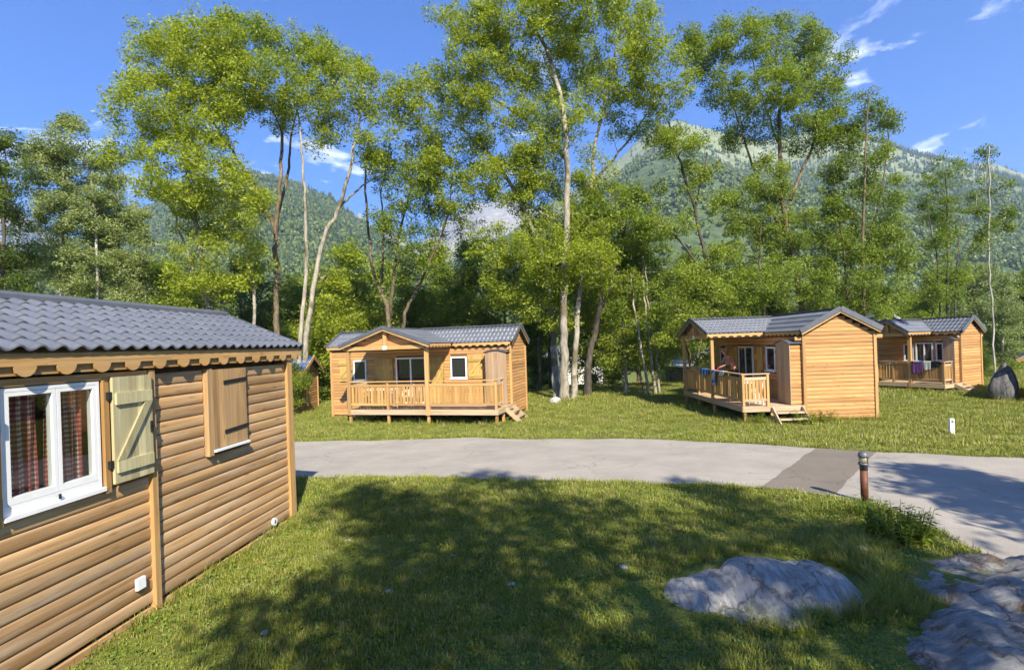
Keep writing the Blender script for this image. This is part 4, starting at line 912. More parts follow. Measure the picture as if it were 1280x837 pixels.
ptree("poplar_tree", "tall narrow poplar with ragged pointed top, right of the round-topped ash", 29.0,
      [([(1082, 490), (1080, 300), (1082, 200), (1086, 112)], .10), ([(1066, 490), (1058, 350), (1050, 270)], .08), ([(1080, 320), (1102, 240), (1112, 160)], .06)],
      [(1086, 128, 15, 20), (1064, 165, 14, 12), (1110, 158, 14, 18), (1086, 190, 30, 22), (1060, 245, 30, 28), (1106, 245, 26, 28), (1080, 295, 42, 32), (1044, 318, 28, 32), (1112, 325, 24, 32), (1072, 368, 48, 26), (1028, 275, 16, 26), (1122, 280, 12, 20), (1040, 215, 14, 14)],
      M['bark_brown'], M['leaf_poplar'], 39, per=95, cr=.5)
ptree("poplar_tree", "small feathery poplar on several thin stems above the farthest chalet", 33.0,
      [([(1186, 490), (1185, 300), (1182, 215)], .09), ([(1178, 490), (1172, 330), (1160, 265)], .06), ([(1194, 490), (1196, 330), (1204, 270)], .06)],
      [(1180, 218, 22, 22), (1172, 258, 22, 24), (1196, 270, 18, 24), (1168, 318, 16, 28), (1194, 330, 18, 26), (1182, 365, 20, 20)],
      M['bark_dark'], M['leaf_poplar'], 40, per=70, cr=.5)
ptree("birch_tree", "thin young birch with bare white stem behind the upright boulder", 21.6,
      [([(1243, 480), (1241, 400), (1238, 330), (1237, 240), (1236, 182)], .036)],
      [(1236, 195, 7, 14), (1228, 232, 14, 12), (1250, 236, 13, 16), (1224, 262, 10, 10), (1254, 282, 11, 12), (1236, 292, 13, 16), (1262, 262, 8, 8), (1226, 305, 9, 9)],
      M['bark_birch'], M['leaf_poplar'], 41, per=32, cr=.30, leaf_s=.11)
ptree("birch_tree", "pale sage-green birch pair beyond the near chalet's ridge", 29.0,
      [([(72, 490), (78, 330), (80, 240), (75, 170)], .11), ([(118, 490), (122, 330), (116, 240), (108, 195)], .10)],
      [(75, 178, 28, 20), (58, 220, 32, 24), (100, 208, 28, 24), (72, 268, 36, 30), (112, 262, 30, 30), (62, 325, 34, 28), (108, 335, 44, 30), (95, 160, 14, 12), (45, 190, 14, 12)],
      M['bark_birch'], M['leaf_pale'], 42, per=120, leaf_s=.15)
ptree("birch_tree", "grey-green drooping birch between the sage birch pair and the leaning ash", 31.0,
      [([(150, 490), (148, 330), (140, 250)], .10)],
      [(132, 225, 22, 20), (138, 270, 34, 30), (155, 305, 32, 30), (165, 345, 30, 26), (130, 320, 28, 28), (170, 270, 16, 18)],
      M['bark_birch'], M['leaf_pale'], 43, per=120, leaf_s=.15)
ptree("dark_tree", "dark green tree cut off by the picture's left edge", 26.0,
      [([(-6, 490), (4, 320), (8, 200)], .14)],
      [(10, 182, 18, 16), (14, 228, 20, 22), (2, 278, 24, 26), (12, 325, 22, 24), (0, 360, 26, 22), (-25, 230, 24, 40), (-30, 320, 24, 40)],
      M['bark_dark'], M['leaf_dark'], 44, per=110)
ptree("slim_tree", "cluster of thin bleached stems between the tallest ash and the deck", 27.4,
      [([(812, 497), (803, 440), (793, 380), (788, 340)], .08), ([(820, 497), (812, 430), (806, 370), (804, 320)], .08), ([(826, 497), (820, 440), (812, 390), (808, 330)], .06), ([(806, 497), (801, 470), (797, 452)], .06)],
      [(792, 325, 24, 20), (815, 310, 26, 22), (838, 335, 22, 22), (800, 360, 20, 16), (835, 375, 20, 20), (820, 400, 16, 14)],
      M['bark_pale'], M['leaf_green'], 45, per=75)
ptree("slim_tree", "forked small tree with one bleached dead limb, between trunks and barn", 28.6,
      [([(783, 490), (782, 445), (779, 400), (776, 350)], .10), ([(782, 462), (772, 440), (760, 410)], .05)],
      [(775, 360, 28, 26), (755, 395, 24, 24), (795, 400, 22, 26), (772, 425, 24, 18), (752, 440, 18, 18), (800, 440, 14, 18)],
      M['bark_pale'], M['leaf_bush'], 46, per=90)
ptree("slim_tree", "slanting forked trunk seen behind the deck's porch post", 24.5,
      [([(866, 490), (864, 455), (856, 420), (846, 380)], .10), ([(866, 480), (872, 450), (880, 410)], .07)],
      [(850, 365, 30, 24), (880, 385, 28, 22), (838, 400, 20, 20), (866, 345, 26, 20), (840, 430, 14, 12)],
      M['bark_brown'], M['leaf_bush'], 47, per=90)
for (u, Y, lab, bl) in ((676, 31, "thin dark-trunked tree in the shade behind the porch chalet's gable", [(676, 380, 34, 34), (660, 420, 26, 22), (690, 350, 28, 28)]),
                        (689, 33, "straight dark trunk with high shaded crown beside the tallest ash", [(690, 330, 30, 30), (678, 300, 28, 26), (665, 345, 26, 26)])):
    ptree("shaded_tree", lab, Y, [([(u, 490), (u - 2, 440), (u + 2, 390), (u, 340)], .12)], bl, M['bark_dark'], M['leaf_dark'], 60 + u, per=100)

# background trees: a few shapes, each tree its own object
def bg_shape(seed, h, rw, low=0.15, n=9, leaf_s=0.17, per=150, flat=.7):
    r = np.random.default_rng(seed); tr = [([np.array([0, 0, -.2]), np.array([.1, 0, h * .35]), np.array([r.normal() * .3, r.normal() * .3, h * .85])], .05 + h * .012, .03)]
    bl = []
    for k in range(n):
        t = (k + .5) / n; z = h * (low + (1 - low) * t * .93); w = rw * math.sin(math.pi * min(.97, .22 + .75 * t)) ** .8
        for q in range(2): a = r.uniform(0, 6.28); d = w * r.uniform(.25, .6); bl.append((np.array([math.cos(a) * d, math.sin(a) * d, z + r.normal() * .3]), (w * .55, w * .55, h * .075)))
    return grow(tr, bl, rw * .26, per, leaf_s, seed, max_clumps=420, flat=flat)
def bg_meshes(seed, mat, bk, **k):
    (tv, tf), (sv, sf), (lv, lf_) = bg_shape(seed, **k)
    return (raw_mesh("trunk", tv, tf, bk, True), crown_mesh(lv, lf_, mat, sv, sf, bk))
SH = {'round': bg_meshes(71, M['leaf_bush'], M['bark_brown'], h=8.0, rw=2.7, low=.08),
      'tall': bg_meshes(72, M['leaf_green'], M['bark_brown'], h=11.0, rw=2.6, low=.14, n=10),
      'dark': bg_meshes(73, M['leaf_dark'], M['bark_dark'], h=9.0, rw=2.8, low=.05),
      'bright': bg_meshes(74, M['leaf_ash'], M['bark_pale'], h=7.5, rw=2.6, low=.08),
      'sage': bg_meshes(75, M['leaf_pale'], M['bark_birch'], h=9.0, rw=2.3, low=.10)}
def bgtree(kind, label, u, Y, top, width=1.0, cat="tree", name="bushy_tree"):
    "tree at depth Y whose top reaches photo row top"
    x = ray(u, 431)[0] * Y; zg = gzf(x, Y); ztop = P(u, top, Y).z; h = {'round': 8.0, 'tall': 11.0, 'dark': 9.0, 'bright': 7.5, 'sage': 9.0}[kind]
    s = (ztop - zg) / (h * .98); o = empty(name, (x, Y, zg), random.uniform(0, 6.28)); o.scale = (s * width, s * width, s)
    tag(o, label, cat, "bushy trees filling the wood behind the chalets")
    for nm, me in zip(("trunk", "crown"), SH[kind]): link(nm, me, o)
for a in [
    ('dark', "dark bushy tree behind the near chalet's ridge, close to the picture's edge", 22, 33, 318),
    ('sage', "sage-green bushy tree low behind the middle of the near roof", 95, 36, 305, 1.2),
    ('sage', "grey-green shrubby tree over the near roof, under the drooping birch", 165, 30, 332, 1.1),
    ('bright', "light green bush peeping over the far end of the near roof", 215, 31, 345, 1.2),
    ('round', "rounded bush just left of the leaning pale trunk, above the roof end", 245, 36, 330, 1.2),
    ('dark', "dark green bush between the pale leaning trunk and the mossy trunk", 305, 33, 322, 1.1),
    ('round', "bushy tree directly behind the small blue-roofed hut", 372, 36, 345, 1.2),
    ('bright', "bright green bushy tree between the hut and the porch chalet", 415, 31, 352, 1.2),
    ('round', "bushy tree over the left roof end of the porch chalet", 448, 34, 338, 1.2),
    ('bright', "yellow-green tree on the slope behind the sparse many-stemmed ash", 430, 44, 318, 1.2),
    ('round', "mid-green tree rising over the porch chalet's gable peak", 512, 36, 345, 1.2),
    ('tall', "tall leafy tree over the porch chalet's ridge, under the grey peaks", 590, 35, 292, 1.0),
    ('bright', "light leafy tree left of the tallest one over the porch chalet's ridge", 556, 40, 318, 1.2),
    ('round', "dense tree over the right roof end of the porch chalet", 630, 33, 325, 1.1),
    ('round', "shaded bush just right of the porch chalet", 668, 38, 400, 1.2),
    ('tall', "tall green tree behind the pale trunks of the tallest ash", 735, 40, 270, 1.1),
    ('round', "rounded tree above the dirt bank between trunks and slim stems", 765, 44, 345, 1.2),
    ('tall', "tall tree behind the cluster of bleached stems", 798, 40, 275, 0.9),
    ('bright', "light green bush left of the dark barn's roof", 836, 66, 395, 1.0),
    ('round', "leafy tree behind the barn's pale roof", 886, 66, 330, 1.2),
    ('bright', "light green bushy tree above the deck porch roof", 905, 34, 345, 1.1),
    ('dark', "dark tree between the leaning tree and the round-topped ash", 935, 38, 330, 1.1),
    ('round', "bushy tree above the ridge of the blank-gabled chalet", 975, 37, 352, 1.1),
    ('dark', "dark bush right of the round-topped ash's trunk", 1035, 36, 340, 1.1),
    ('round', "bushy tree behind the roof peak of the blank-gabled chalet", 1062, 38, 350, 1.2),
    ('bright', "light bush in the gap between the two deck chalets on the right", 1104, 33, 372, 0.9),
    ('round', "rounded far tree behind the white-edged gable roof", 1135, 52, 355, 1.3),
    ('tall', "leafy tree behind the farthest chalet's ridge", 1168, 46, 335, 1.1),
    ('sage', "grey-green tree right of the farthest chalet's gable", 1225, 40, 335, 1.3),
    ('sage', "sage tree with hanging foliage behind the upright boulder", 1255, 36, 345, 1.2),
    ('tall', "green tree at the picture's right edge over the blue roof", 1290, 38, 330, 1.2),
    ('dark', "dark bush at the foot of the wood beside the farthest chalet", 1218, 31, 420, 1.2),
    ('round', "low bush standing against the small blue-roofed hut's wall", 356, 23.5, 425, 0.9),
    ('dark', "shaded bush in the gap left of the porch chalet's wall", 403, 30, 425, 1.2),
    ('round', "bush in front of the white house, right of the porch chalet", 677, 45, 455, 1.4),
    ('round', "low bush right of the dark leaning trunk near the signboard", 765, 35, 450, 1.3),
]: bgtree(*a)
bgtree('tall', "broad far tree on the hillside foot above the near roof", 205, 60, 320, 1.4)
bgtree('round', "far tree at the hillside foot left of the sparse ash", 400, 62, 335, 1.4)
bgtree('bright', "far light tree at the hillside foot behind the gable peak", 480, 66, 342, 1.4)
bgtree('tall', "far tree above the barn behind the leaning tree", 880, 62, 330, 1.4)
bgtree('bright', "far light tree seen over the deck chalet's porch ridge", 950, 64, 345, 1.5)
bgtree('round', "far tree behind the poplar's foot", 1090, 66, 352, 1.6)
bgtree('bright', "far light tree behind the feathery poplar's stems", 1195, 68, 350, 1.6)

# trees behind the viewer and off to the side: only their shadows fall into view
def world_tree(label, x, y, h, rw, low, seed, kind_bark, kind_leaf, n=12, per=100, leaf_s=.22, max_clumps=420, name="roadside_tree"):
    r = np.random.default_rng(seed); z0 = gzf(x, y); tr = [([np.array([x, y, z0 - .2]), np.array([x + .1, y, z0 + h * .4]), np.array([x + r.normal() * .4, y + r.normal() * .4, z0 + h * .92])], .24, .04)]; bl = []
    for k in range(n):
        t = (k + .5) / n; z = z0 + h * (low + (1 - low) * t * .95); w = rw * math.sin(math.pi * min(.95, .25 + .72 * t)) ** .7
        for q in range(2): a = r.uniform(0, 6.28); d = w * r.uniform(.3, .8); bl.append((np.array([x + math.cos(a) * d, y + math.sin(a) * d, z]), (w * .5, w * .5, h * .06)))
    tree_thing(name, label, (x, y, z0), grow(tr, bl, .55, per, leaf_s, seed, max_clumps=max_clumps), kind_bark, kind_leaf, "trees behind the viewer that shade the lawn")
world_tree("leafy tree behind the viewer shading the lawn beside the near chalet", 2.1, -5.7, 14.2, 2.3, .35, 81, M['bark_brown'], M['leaf_green'], per=42, max_clumps=250)
world_tree("leafy tree behind the viewer shading the middle of the lawn", 4.3, -5.4, 14.4, 2.6, .28, 82, M['bark_brown'], M['leaf_green'], per=42, max_clumps=250)
world_tree("leafy tree behind the viewer shading the rocks", 7.6, -5.4, 13.4, 2.2, .35, 83, M['bark_brown'], M['leaf_green'], per=45, max_clumps=170)
world_tree("open-branched tree beside the lane out of view shading the tarmac", 10.6, -1.3, 10.0, 2.3, .40, 84, M['bark_brown'], M['leaf_green'], n=8, per=85, max_clumps=150)

# ------------------------------------------------------------------ rocks
def rock_mat(name, c1, c2, soil=(0.13, 0.085, 0.05), soil_amt=0.8, thr=0.56, stri=(1.5, 9, 5)):
    m, nt, b = new_mat(name); L = nt.links; tc_ = N(nt, "ShaderNodeTexCoord")
    def nz(s, d=7.0, r=0.65, mapv=None):
        n = N(nt, "ShaderNodeTexNoise", Scale=s, Detail=d, Roughness=r, Distortion=0.5)
        if mapv: mp_ = N(nt, "ShaderNodeMapping"); mp_.inputs["Scale"].default_value = mapv; mp_.inputs["Rotation"].default_value = (0.3, 0.2, 0.6); L.new(tc_.outputs["Object"], mp_.inputs[0]); L.new(mp_.outputs[0], n.inputs["Vector"])
        else: L.new(tc_.outputs["Object"], n.inputs["Vector"])
        return n.outputs[0]
    st = nz(1.6, 12.0, 0.75, stri); a = ramp(nt, st, [(0.30, c1), (0.52, tuple((x + y) / 2 for x, y in zip(c1, c2))), (0.70, c2)])
    v = ramp(nt, nz(2.4, 6.0), [(0.62, (0, 0, 0)), (0.70, (0.6,) * 3)]); c = mixc(nt, v.outputs[0], a.outputs[0], (0.42, 0.41, 0.38))
    so = ramp(nt, nz(1.9, 8.0, 0.7), [(thr, (0, 0, 0)), (thr + .06, (soil_amt,) * 3)]); sc_ = ramp(nt, nz(40.0, 4.0), [(0.3, tuple(x * .6 for x in soil)), (0.7, tuple(x * 1.5 for x in soil))])
    c = mixc(nt, so.outputs[0], c, sc_.outputs[0]); L.new(c, b.inputs["Base Color"]); b.inputs["Roughness"].default_value = 0.75
    vo = N(nt, "ShaderNodeTexVoronoi", Scale=1.0, feature='DISTANCE_TO_EDGE'); mpv = N(nt, "ShaderNodeMapping"); mpv.inputs["Scale"].default_value = (1.6, .6, 1); L.new(tc_.outputs["Object"], mpv.inputs[0])
    dv = N(nt, "ShaderNodeVectorMath", operation='MULTIPLY_ADD'); nq = N(nt, "ShaderNodeTexNoise", Scale=3.0, Detail=6.0); L.new(tc_.outputs["Object"], nq.inputs["Vector"]); L.new(nq.outputs["Color"], dv.inputs[0]); dv.inputs[1].default_value = (.6, .6, .6); L.new(mpv.outputs[0], dv.inputs[2]); L.new(dv.outputs[0], vo.inputs["Vector"])
    ckr = ramp(nt, vo.outputs["Distance"], [(0.003, (0.55, 0.50, 0.45)), (0.016, (1, 1, 1))]); L.new(mixc(nt, 1.0, c, ckr.outputs[0], 'MULTIPLY'), b.inputs["Base Color"])
    hh = N(nt, "ShaderNodeMath", operation='MULTIPLY'); L.new(st, hh.inputs[0]); L.new(ckr.outputs[0], hh.inputs[1]); L.new(bump(nt, hh.outputs[0], 0.9, 0.06), b.inputs["Normal"]); return m
M['rock_blue'] = rock_mat('blue_grey_schist', (0.12, 0.12, 0.12), (0.58, 0.56, 0.52), thr=0.56, stri=(9, 2.2, 1.0))
M['rock_out'] = rock_mat('veined_outcrop', (0.07, 0.072, 0.075), (0.46, 0.45, 0.42), thr=0.545, soil_amt=0.9)
M['rock_grey'] = rock_mat('grey_boulder', (0.03, 0.03, 0.032), (0.19, 0.18, 0.17), soil_amt=0.2, stri=(6, 6, 1.0))
M['stone'] = rock_mat('pale_stone', (0.30, 0.29, 0.27), (0.55, 0.54, 0.51), soil_amt=0.2)
def rock_field(name, label, x0, x1, y0, y1, lobes, mat, seed, rough=.05, n=150, cat="rock", ridged=True, wl_=.35):
    xs, ys = np.linspace(x0, x1, n), np.linspace(y0, y1, int(n * .8)); X, Y = np.meshgrid(xs, ys, indexing='ij'); H = np.full(X.shape, -.35)
    for (cx, cy, rx, ry, h) in lobes:
        q = ((X - cx) / rx) ** 2 + ((Y - cy) / ry) ** 2; H = np.maximum(H, (h + .18) * np.sqrt(np.clip(1 - q, 0, 1)) ** .8 - .18 - .25 * (q > 1))
    nzv = fbm(X / wl_, Y / wl_, 6, seed, ridged); sl = fbm((X + .5 * Y) / .11, (Y * .35) / .11, 3, seed + 3, True)
    Z = gz(X, Y) * .0 + gzf((x0 + x1) / 2, (y0 + y1) / 2) + H + rough * nzv * (H > -.17) + rough * .22 * sl * (H > -.12)
    cx, cy = (x0 + x1) / 2, (y0 + y1) / 2; cz = gzf(cx, cy)
    o = link(name, grid_mesh(name, X - cx, Y - cy, Z - cz, mat, True), None, (cx, cy, cz)); return tag(o, label, cat)
rock_field("rock", "low blue-grey domed rock with gravelly shoulder set in the shaded lawn", 1.2, 3.95, 4.35, 6.6,
           [(2.84, 5.20, .48, .55, .19), (2.58, 5.35, .55, .55, .18), (2.1, 5.30, .66, .46, .05), (2.45, 5.0, .6, .45, .04), (3.02, 5.05, .31, .42, .11)], M['rock_blue'], 5, .026, n=200, wl_=.30)
rock_field("rock_outcrop", "broad veined blue-grey outcrop littered with brown needles beside the lane", 2.6, 8.2, 1.6, 6.4,
           [(4.0, 4.05, 1.0, .8, .15), (4.55, 4.95, .85, .85, .12), (5.3, 4.3, 1.6, 1.3, .12), (4.75, 5.40, .62, .42, .10), (5.45, 5.15, .8, .55, .14), (4.55, 4.75, .75, .6, .17), (5.35, 4.45, .9, .65, .24), (4.25, 3.9, .9, .7, .16), (5.25, 3.5, 1.0, .7, .34), (6.4, 4.6, .9, .8, .30), (6.4, 3.4, 1.0, .9, .34), (3.9, 3.2, .8, .6, .2), (5.0, 2.7, 1.1, .7, .3)], M['rock_out'], 8, .055, n=230, wl_=.42)
def stone(name, label, loc, r, seed, mat, cat="stone", sub=4, group=None, amp=.22, pinch=0.0):
    bm = bmesh.new(); bmesh.ops.create_icosphere(bm, subdivisions=sub, radius=1.0); rr = np.random.default_rng(seed); ph = rr.uniform(0, 6.28, (5, 4)); fr_ = rr.normal(size=(5, 3)) * 1.9
    for v in bm.verts:
        p = np.array(v.co); d = sum(math.sin(fr_[k] @ p * (1 + .7 * k) + ph[k, 0]) / (1 + .8 * k) for k in range(5)); s = 1 + amp * d * .5
        q = p * s; w = 1 - pinch * max(0, p[2]); v.co = (q[0] * r[0] * w, q[1] * r[1] * w, q[2] * r[2])
    me = bpy.data.meshes.new(name); bm.to_mesh(me); bm.free(); me.materials.append(mat)
    for p in me.polygons: p.use_smooth = True
    return tag(link(name, me, None, loc), label, cat, group)
bp = P(1258, 500, 20.7); stone("boulder", "upright dark grey boulder standing on the grass beyond the farthest chalet", (bp.x, bp.y, gzf(bp.x, bp.y) + .45), (.46, .40, .82), 3, M['rock_grey'], "boulder", amp=.28, pinch=.25)
stone("stone", "small white stone on the grass at the foot of the pale trunks", (1.98, 25.0, gzf(2, 25) + .08), (.26, .16, .20), 12, M['stone'], sub=3)
stone("stone", "flat white stone in the grass just right of the domed rock", (3.92, 5.95, gzf(3.9, 5.95) + .03), (.14, .06, .05), 13, M['stone'], sub=3)
for q, (u, v, w_) in enumerate(((332, 793, "nearest the near chalet's wall"), (487, 742, "in the middle of the lower left lawn"), (565, 695, "just left of the lawn's centre"), (435, 676, "farthest left of the upper lawn"), (640, 732, "low in the centre of the lawn"), (780, 711, "closest to the domed rock"))):
    x, z = ray(u, v); Y = -CAM_H / z; stone("pebble", "small pale pebble in the shaded grass, " + w_, (x * Y, Y, gzf(x * Y, Y) + .015), (random.uniform(.03, .06), random.uniform(.03, .05), .025), 20 + q, M['stone'], sub=2, group="pebbles scattered over the shaded lawn")

# ------------------------------------------------------------------ grass
M['grass_a'] = leaf('lawn_grass', (0.135, 0.170, 0.022), (0.300, 0.330, 0.055), 0.3, 3.0)
M['grass_b'] = leaf('dry_grass', (0.20, 0.185, 0.060), (0.36, 0.32, 0.12), 0.25, 3.0)
M['clover'] = leaf('clover_leaf', (0.075, 0.130, 0.020), (0.190, 0.265, 0.042), 0.3, 3.0)
def tuft(seed, n, h, rad, wid, mat, lean=.6):
    r = np.random.default_rng(seed); v = []; f = []
    for k in range(n):
        a = r.uniform(0, 6.28); d = rad * math.sqrt(r.uniform()); x, y = math.cos(a) * d, math.sin(a) * d; hh = h * r.uniform(.5, 1.2); ln = lean * hh * r.uniform(.2, 1.2); b = a + r.normal() * .8
        dx, dy = math.cos(b) * ln, math.sin(b) * ln; px, py = -math.sin(b) * wid / 2, math.cos(b) * wid / 2; n0 = len(v)
        v += [(x - px, y - py, -.01), (x + px, y + py, -.01), (x + dx * .35 + px * .8, y + dy * .35 + py * .8, hh * .6), (x + dx * .35 - px * .8, y + dy * .35 - py * .8, hh * .6), (x + dx + px * .1, y + dy + py * .1, hh), (x + dx - px * .1, y + dy - py * .1, hh)]
        f += [(n0, n0 + 1, n0 + 2, n0 + 3), (n0 + 3, n0 + 2, n0 + 4, n0 + 5)]
    return proto("grass_tuft", raw_mesh("grass_tuft", v, f, mat))
def rosette(seed, n, s, mat, h=.04):
    r = np.random.default_rng(seed); c = np.stack([r.normal(size=n) * .05, r.normal(size=n) * .05, np.abs(r.normal(size=n)) * h * .6 + .012], -1)
    v, f = leaves_np(c, np.full(n, .012), np.ones(n, int), s, r, .5, .7, 0); return proto("broad_weed", raw_mesh("broad_weed", v, f, mat))
tufts = [tuft(1, 18, .036, .075, .007, M['grass_a']), tuft(2, 18, .046, .08, .007, M['grass_a']), tuft(3, 16, .034, .08, .008, M['grass_a'], 1.0), tuft(4, 9, .042, .08, .006, M['grass_b'], .9), tuft(14, 10, .034, .08, .006, M['grass_b'], 1.1)]
tall = [tuft(5, 26, .15, .07, .006, M['grass_a'], .8), tuft(6, 22, .19, .07, .006, M['grass_a'], .9), tuft(7, 20, .15, .07, .006, M['grass_b'], .9)]
weeds = [rosette(8, 20, .024, M['clover']), rosette(9, 18, .028, M['clover']), rosette(10, 12, .034, M['clover'], .04)]
def chalet_mask(x, y):
    m = np.zeros(x.shape, bool)
    for (X0, Y0, a, xa, xb, ya, yb) in ((-3.5, 8.1, R_(84.3), -7, .0, .03, 2.4), (-.084, 20.49, -.2724, -8.07, 0, 0, 2.3), (9.614, 17.163, -1.583, -8.07, 0, 0, 2.3), (21.286, 24.705, -1.121, -4.6, 0, 0, 1.85)):
        dx, dy = x - X0, y - Y0; lx = math.cos(a) * dx + math.sin(a) * dy; ly = -math.sin(a) * dx + math.cos(a) * dy; m |= (lx > xa) & (lx < xb) & (ly > ya) & (ly < yb)
    return m
def rock_mask(x, y):
    m = np.zeros(x.shape, bool)
    for (cx, cy, rx, ry) in ((2.98, 5.35, .55, .55), (2.72, 5.55, .55, .5), (2.2, 5.45, .6, .42), (2.55, 5.15, .5, .42), (4.05, 4.0, .85, .65), (4.62, 4.95, .72, .72), (4.75, 5.45, .52, .35), (5.45, 5.2, .8, .55), (4.62, 4.75, .65, .5), (5.35, 4.45, .9, .65), (4.4, 3.9, .75, .6), (5.25, 3.5, 1, .7), (6.4, 4.6, .9, .8), (6.4, 3.4, 1, .9), (5, 2.7, 1.1, .7)):
        m |= ((x - cx) / rx) ** 2 + ((y - cy) / ry) ** 2 < 1
    return m
def lawn_points(y0, y1, dens, seed, bare=0.35, xlim=1.04):
    r = np.random.default_rng(seed); W_ = y1 * xlim + 1; n = int(dens * 2 * W_ * (y1 - y0)); x = r.uniform(-W_, W_, n); y = r.uniform(y0, y1, n)
    k = np.abs(x) < y * xlim + .8; x, y = x[k], y[k]; k = ~inside(road_poly, x, y) & ~chalet_mask(x, y) & ~rock_mask(x, y); x, y = x[k], y[k]
    nn = fbm(x / .55, y / .55, 4, 77) + .6 * fbm(x / 2.1, y / 2.1, 3, 78); k = r.uniform(size=len(x)) < np.clip(.95 - bare * np.clip(nn - .25, 0, 2), .12, 1); x, y = x[k], y[k]
    return np.stack([x, y, gz(x, y)], -1), r, nn[k]
p_, r_, nn_ = lawn_points(3.2, 7.5, 560, 1, .75); scatter("lawn_grass_near", p_, r_.uniform(.6, 1.25, len(p_)) * np.clip(1.05 - .25 * nn_, .55, 1.3), tufts, "short mown grass of the shaded near lawn", .25, 1)
p_, r_, nn_ = lawn_points(7.5, 12, 330, 2, .7); scatter("lawn_grass_middle", p_, r_.uniform(.8, 1.5, len(p_)) * np.clip(1.05 - .25 * nn_, .55, 1.3), tufts, "mown grass along the near side of the lane", .25, 2)
p_, r_, nn_ = lawn_points(10, 22, 120, 3, .75); scatter("lawn_grass_sunny", p_, r_.uniform(1.1, 2.1, len(p_)) * np.clip(1.05 - .25 * nn_, .55, 1.3), tufts, "sunlit grass between the lane and the chalets", .25, 3)
p_, r_, nn_ = lawn_points(22, 36, 45, 4, .5); scatter("lawn_grass_far", p_, r_.uniform(1.8, 3.2, len(p_)), tufts, "sunlit grass around and behind the chalets", .25, 4)
p_, r_, nn_ = lawn_points(3.2, 11, 70, 5, .2); scatter("lawn_weeds", p_, r_.uniform(.5, 1.25, len(p_)), weeds, "clover and plantain leaves growing in the lawn", .3, 5)
p_, r_, nn_ = lawn_points(11, 30, 12, 6, .2); scatter("meadow_weeds", p_, r_.uniform(.7, 1.5, len(p_)), weeds, "broad-leaved weeds in the sunny grass", .3, 6)
# long grass round the rocks and along walls
def ring_pts(spec, seed):
    r = np.random.default_rng(seed); out = []
    for (x0, y0, x1, y1, w, n) in spec:
        t = r.uniform(size=n); x = x0 + (x1 - x0) * t + r.normal(size=n) * w; y = y0 + (y1 - y0) * t + r.normal(size=n) * w; out.append(np.stack([x, y], -1))
    q = np.vstack(out); k = ~inside(road_poly, q[:, 0], q[:, 1]) & ~chalet_mask(q[:, 0], q[:, 1]); k &= ~rock_mask(q[:, 0], q[:, 1]); q = q[k]; return np.c_[q, gz(q[:, 0], q[:, 1])], r
c_r, s_r = math.cos(-1.583), math.sin(-1.583)
q_, r_ = ring_pts([(3.75, 6.1, 3.35, 4.6, .18, 420), (3.3, 4.75, 2.2, 4.75, .12, 160), (3.7, 5.9, 4.2, 6.1, .12, 90), (3.2, 6.2, 1.6, 6.1, .12, 90), (-3.55, 7.6, -3.95, 4.0, .07, 130), (-3.4, 8.2, -3.3, 7.6, .06, 40)], 31)
scatter("long_grass", q_, r_.uniform(.45, 1.0, len(q_)), tall, "long fine grass round the rocks and along the near wall", .35, 31)
q_, r_ = ring_pts([(9.6, 17.0, 12.1, 17.0, .12, 150), (7.5, 17.1, 9.5, 16.9, .15, 140), (7.5, 17.2, 7.4, 23, .25, 160), (-7.8, 20.4, -.5, 18.4, .2, 160), (21.3, 24.5, 23, 25.4, .15, 60), (19.8, 23.9, 18.3, 26.4, .2, 70), (-9.8, 23, -8.5, 21.5, .5, 90), (18.8, 20.2, 20.4, 20.6, .3, 60)], 32)
scatter("rank_grass", q_, r_.uniform(.7, 1.5, len(q_)), tall + [weeds[1]], "rank grass and nettles along the chalet walls and under the decks", .35, 32)

# leafy plant beside the bollard and smaller ones near it
def leafy_plant(label, x, y, n, h, seed, spread=.35, leaf_len=.12):
    r = np.random.default_rng(seed); z0 = gzf(x, y); o = empty("leafy_plant", (x, y, z0)); tag(o, label, "plant"); st = MB(); V = []; F = []; nb = 0
    for k in range(n):
        a = r.uniform(0, 6.28); d = spread * math.sqrt(r.uniform()); b = np.array([math.cos(a) * d * .6, math.sin(a) * d * .6, -.03]); hh = h * r.uniform(.55, 1.1); tip = b + np.array([math.cos(a) * hh * .28, math.sin(a) * hh * .28, hh])
        st.tube([b, (b + tip) / 2 + np.array([0, 0, .02]), tip], [.005, .004, .002], 4, False)
        for t in np.arange(.15, 1.0, .055 / h * .6):
            p = b + (tip - b) * t; an = r.uniform(0, 6.28); L = leaf_len * r.uniform(.6, 1.1) * (1.1 - .5 * t); dr = np.array([math.cos(an), math.sin(an), r.uniform(-.1, .7)]); dr /= np.linalg.norm(dr); sd = np.cross(dr, [0, 0, 1]); sd /= np.linalg.norm(sd); w = L * .13
            V += [p, p + dr * L * .4 + sd * w, p + dr * L - np.array([0, 0, L * .25]), p + dr * L * .4 - sd * w]; F.append((nb, nb + 1, nb + 2, nb + 3)); nb += 4
    st.build("stems", M['clover'], o); link("foliage", raw_mesh("foliage", V, F, M['leaf_bush']), o)
leafy_plant("tall lance-leaved plant at the lawn's corner between bollard and outcrop", 4.62, 6.35, 90, .46, 51, .42, .15)
leafy_plant("lower leafy plant just in front of the bollard", 4.95, 7.35, 40, .28, 52, .32, .10)
leafy_plant("small leafy weed left of the bollard on the grass verge", 4.55, 7.7, 16, .24, 53, .3, .08)
leafy_plant("nettle clump by the foot of the deck steps", 9.25, 16.55, 22, .55, 54, .4, .16)
leafy_plant("nettle clump against the middle of the sunlit gable", 10.2, 16.9, 16, .45, 55, .35, .16)
leafy_plant("nettle clump under the deck corner post", 7.9, 17.0, 18, .42, 56, .4, .14)

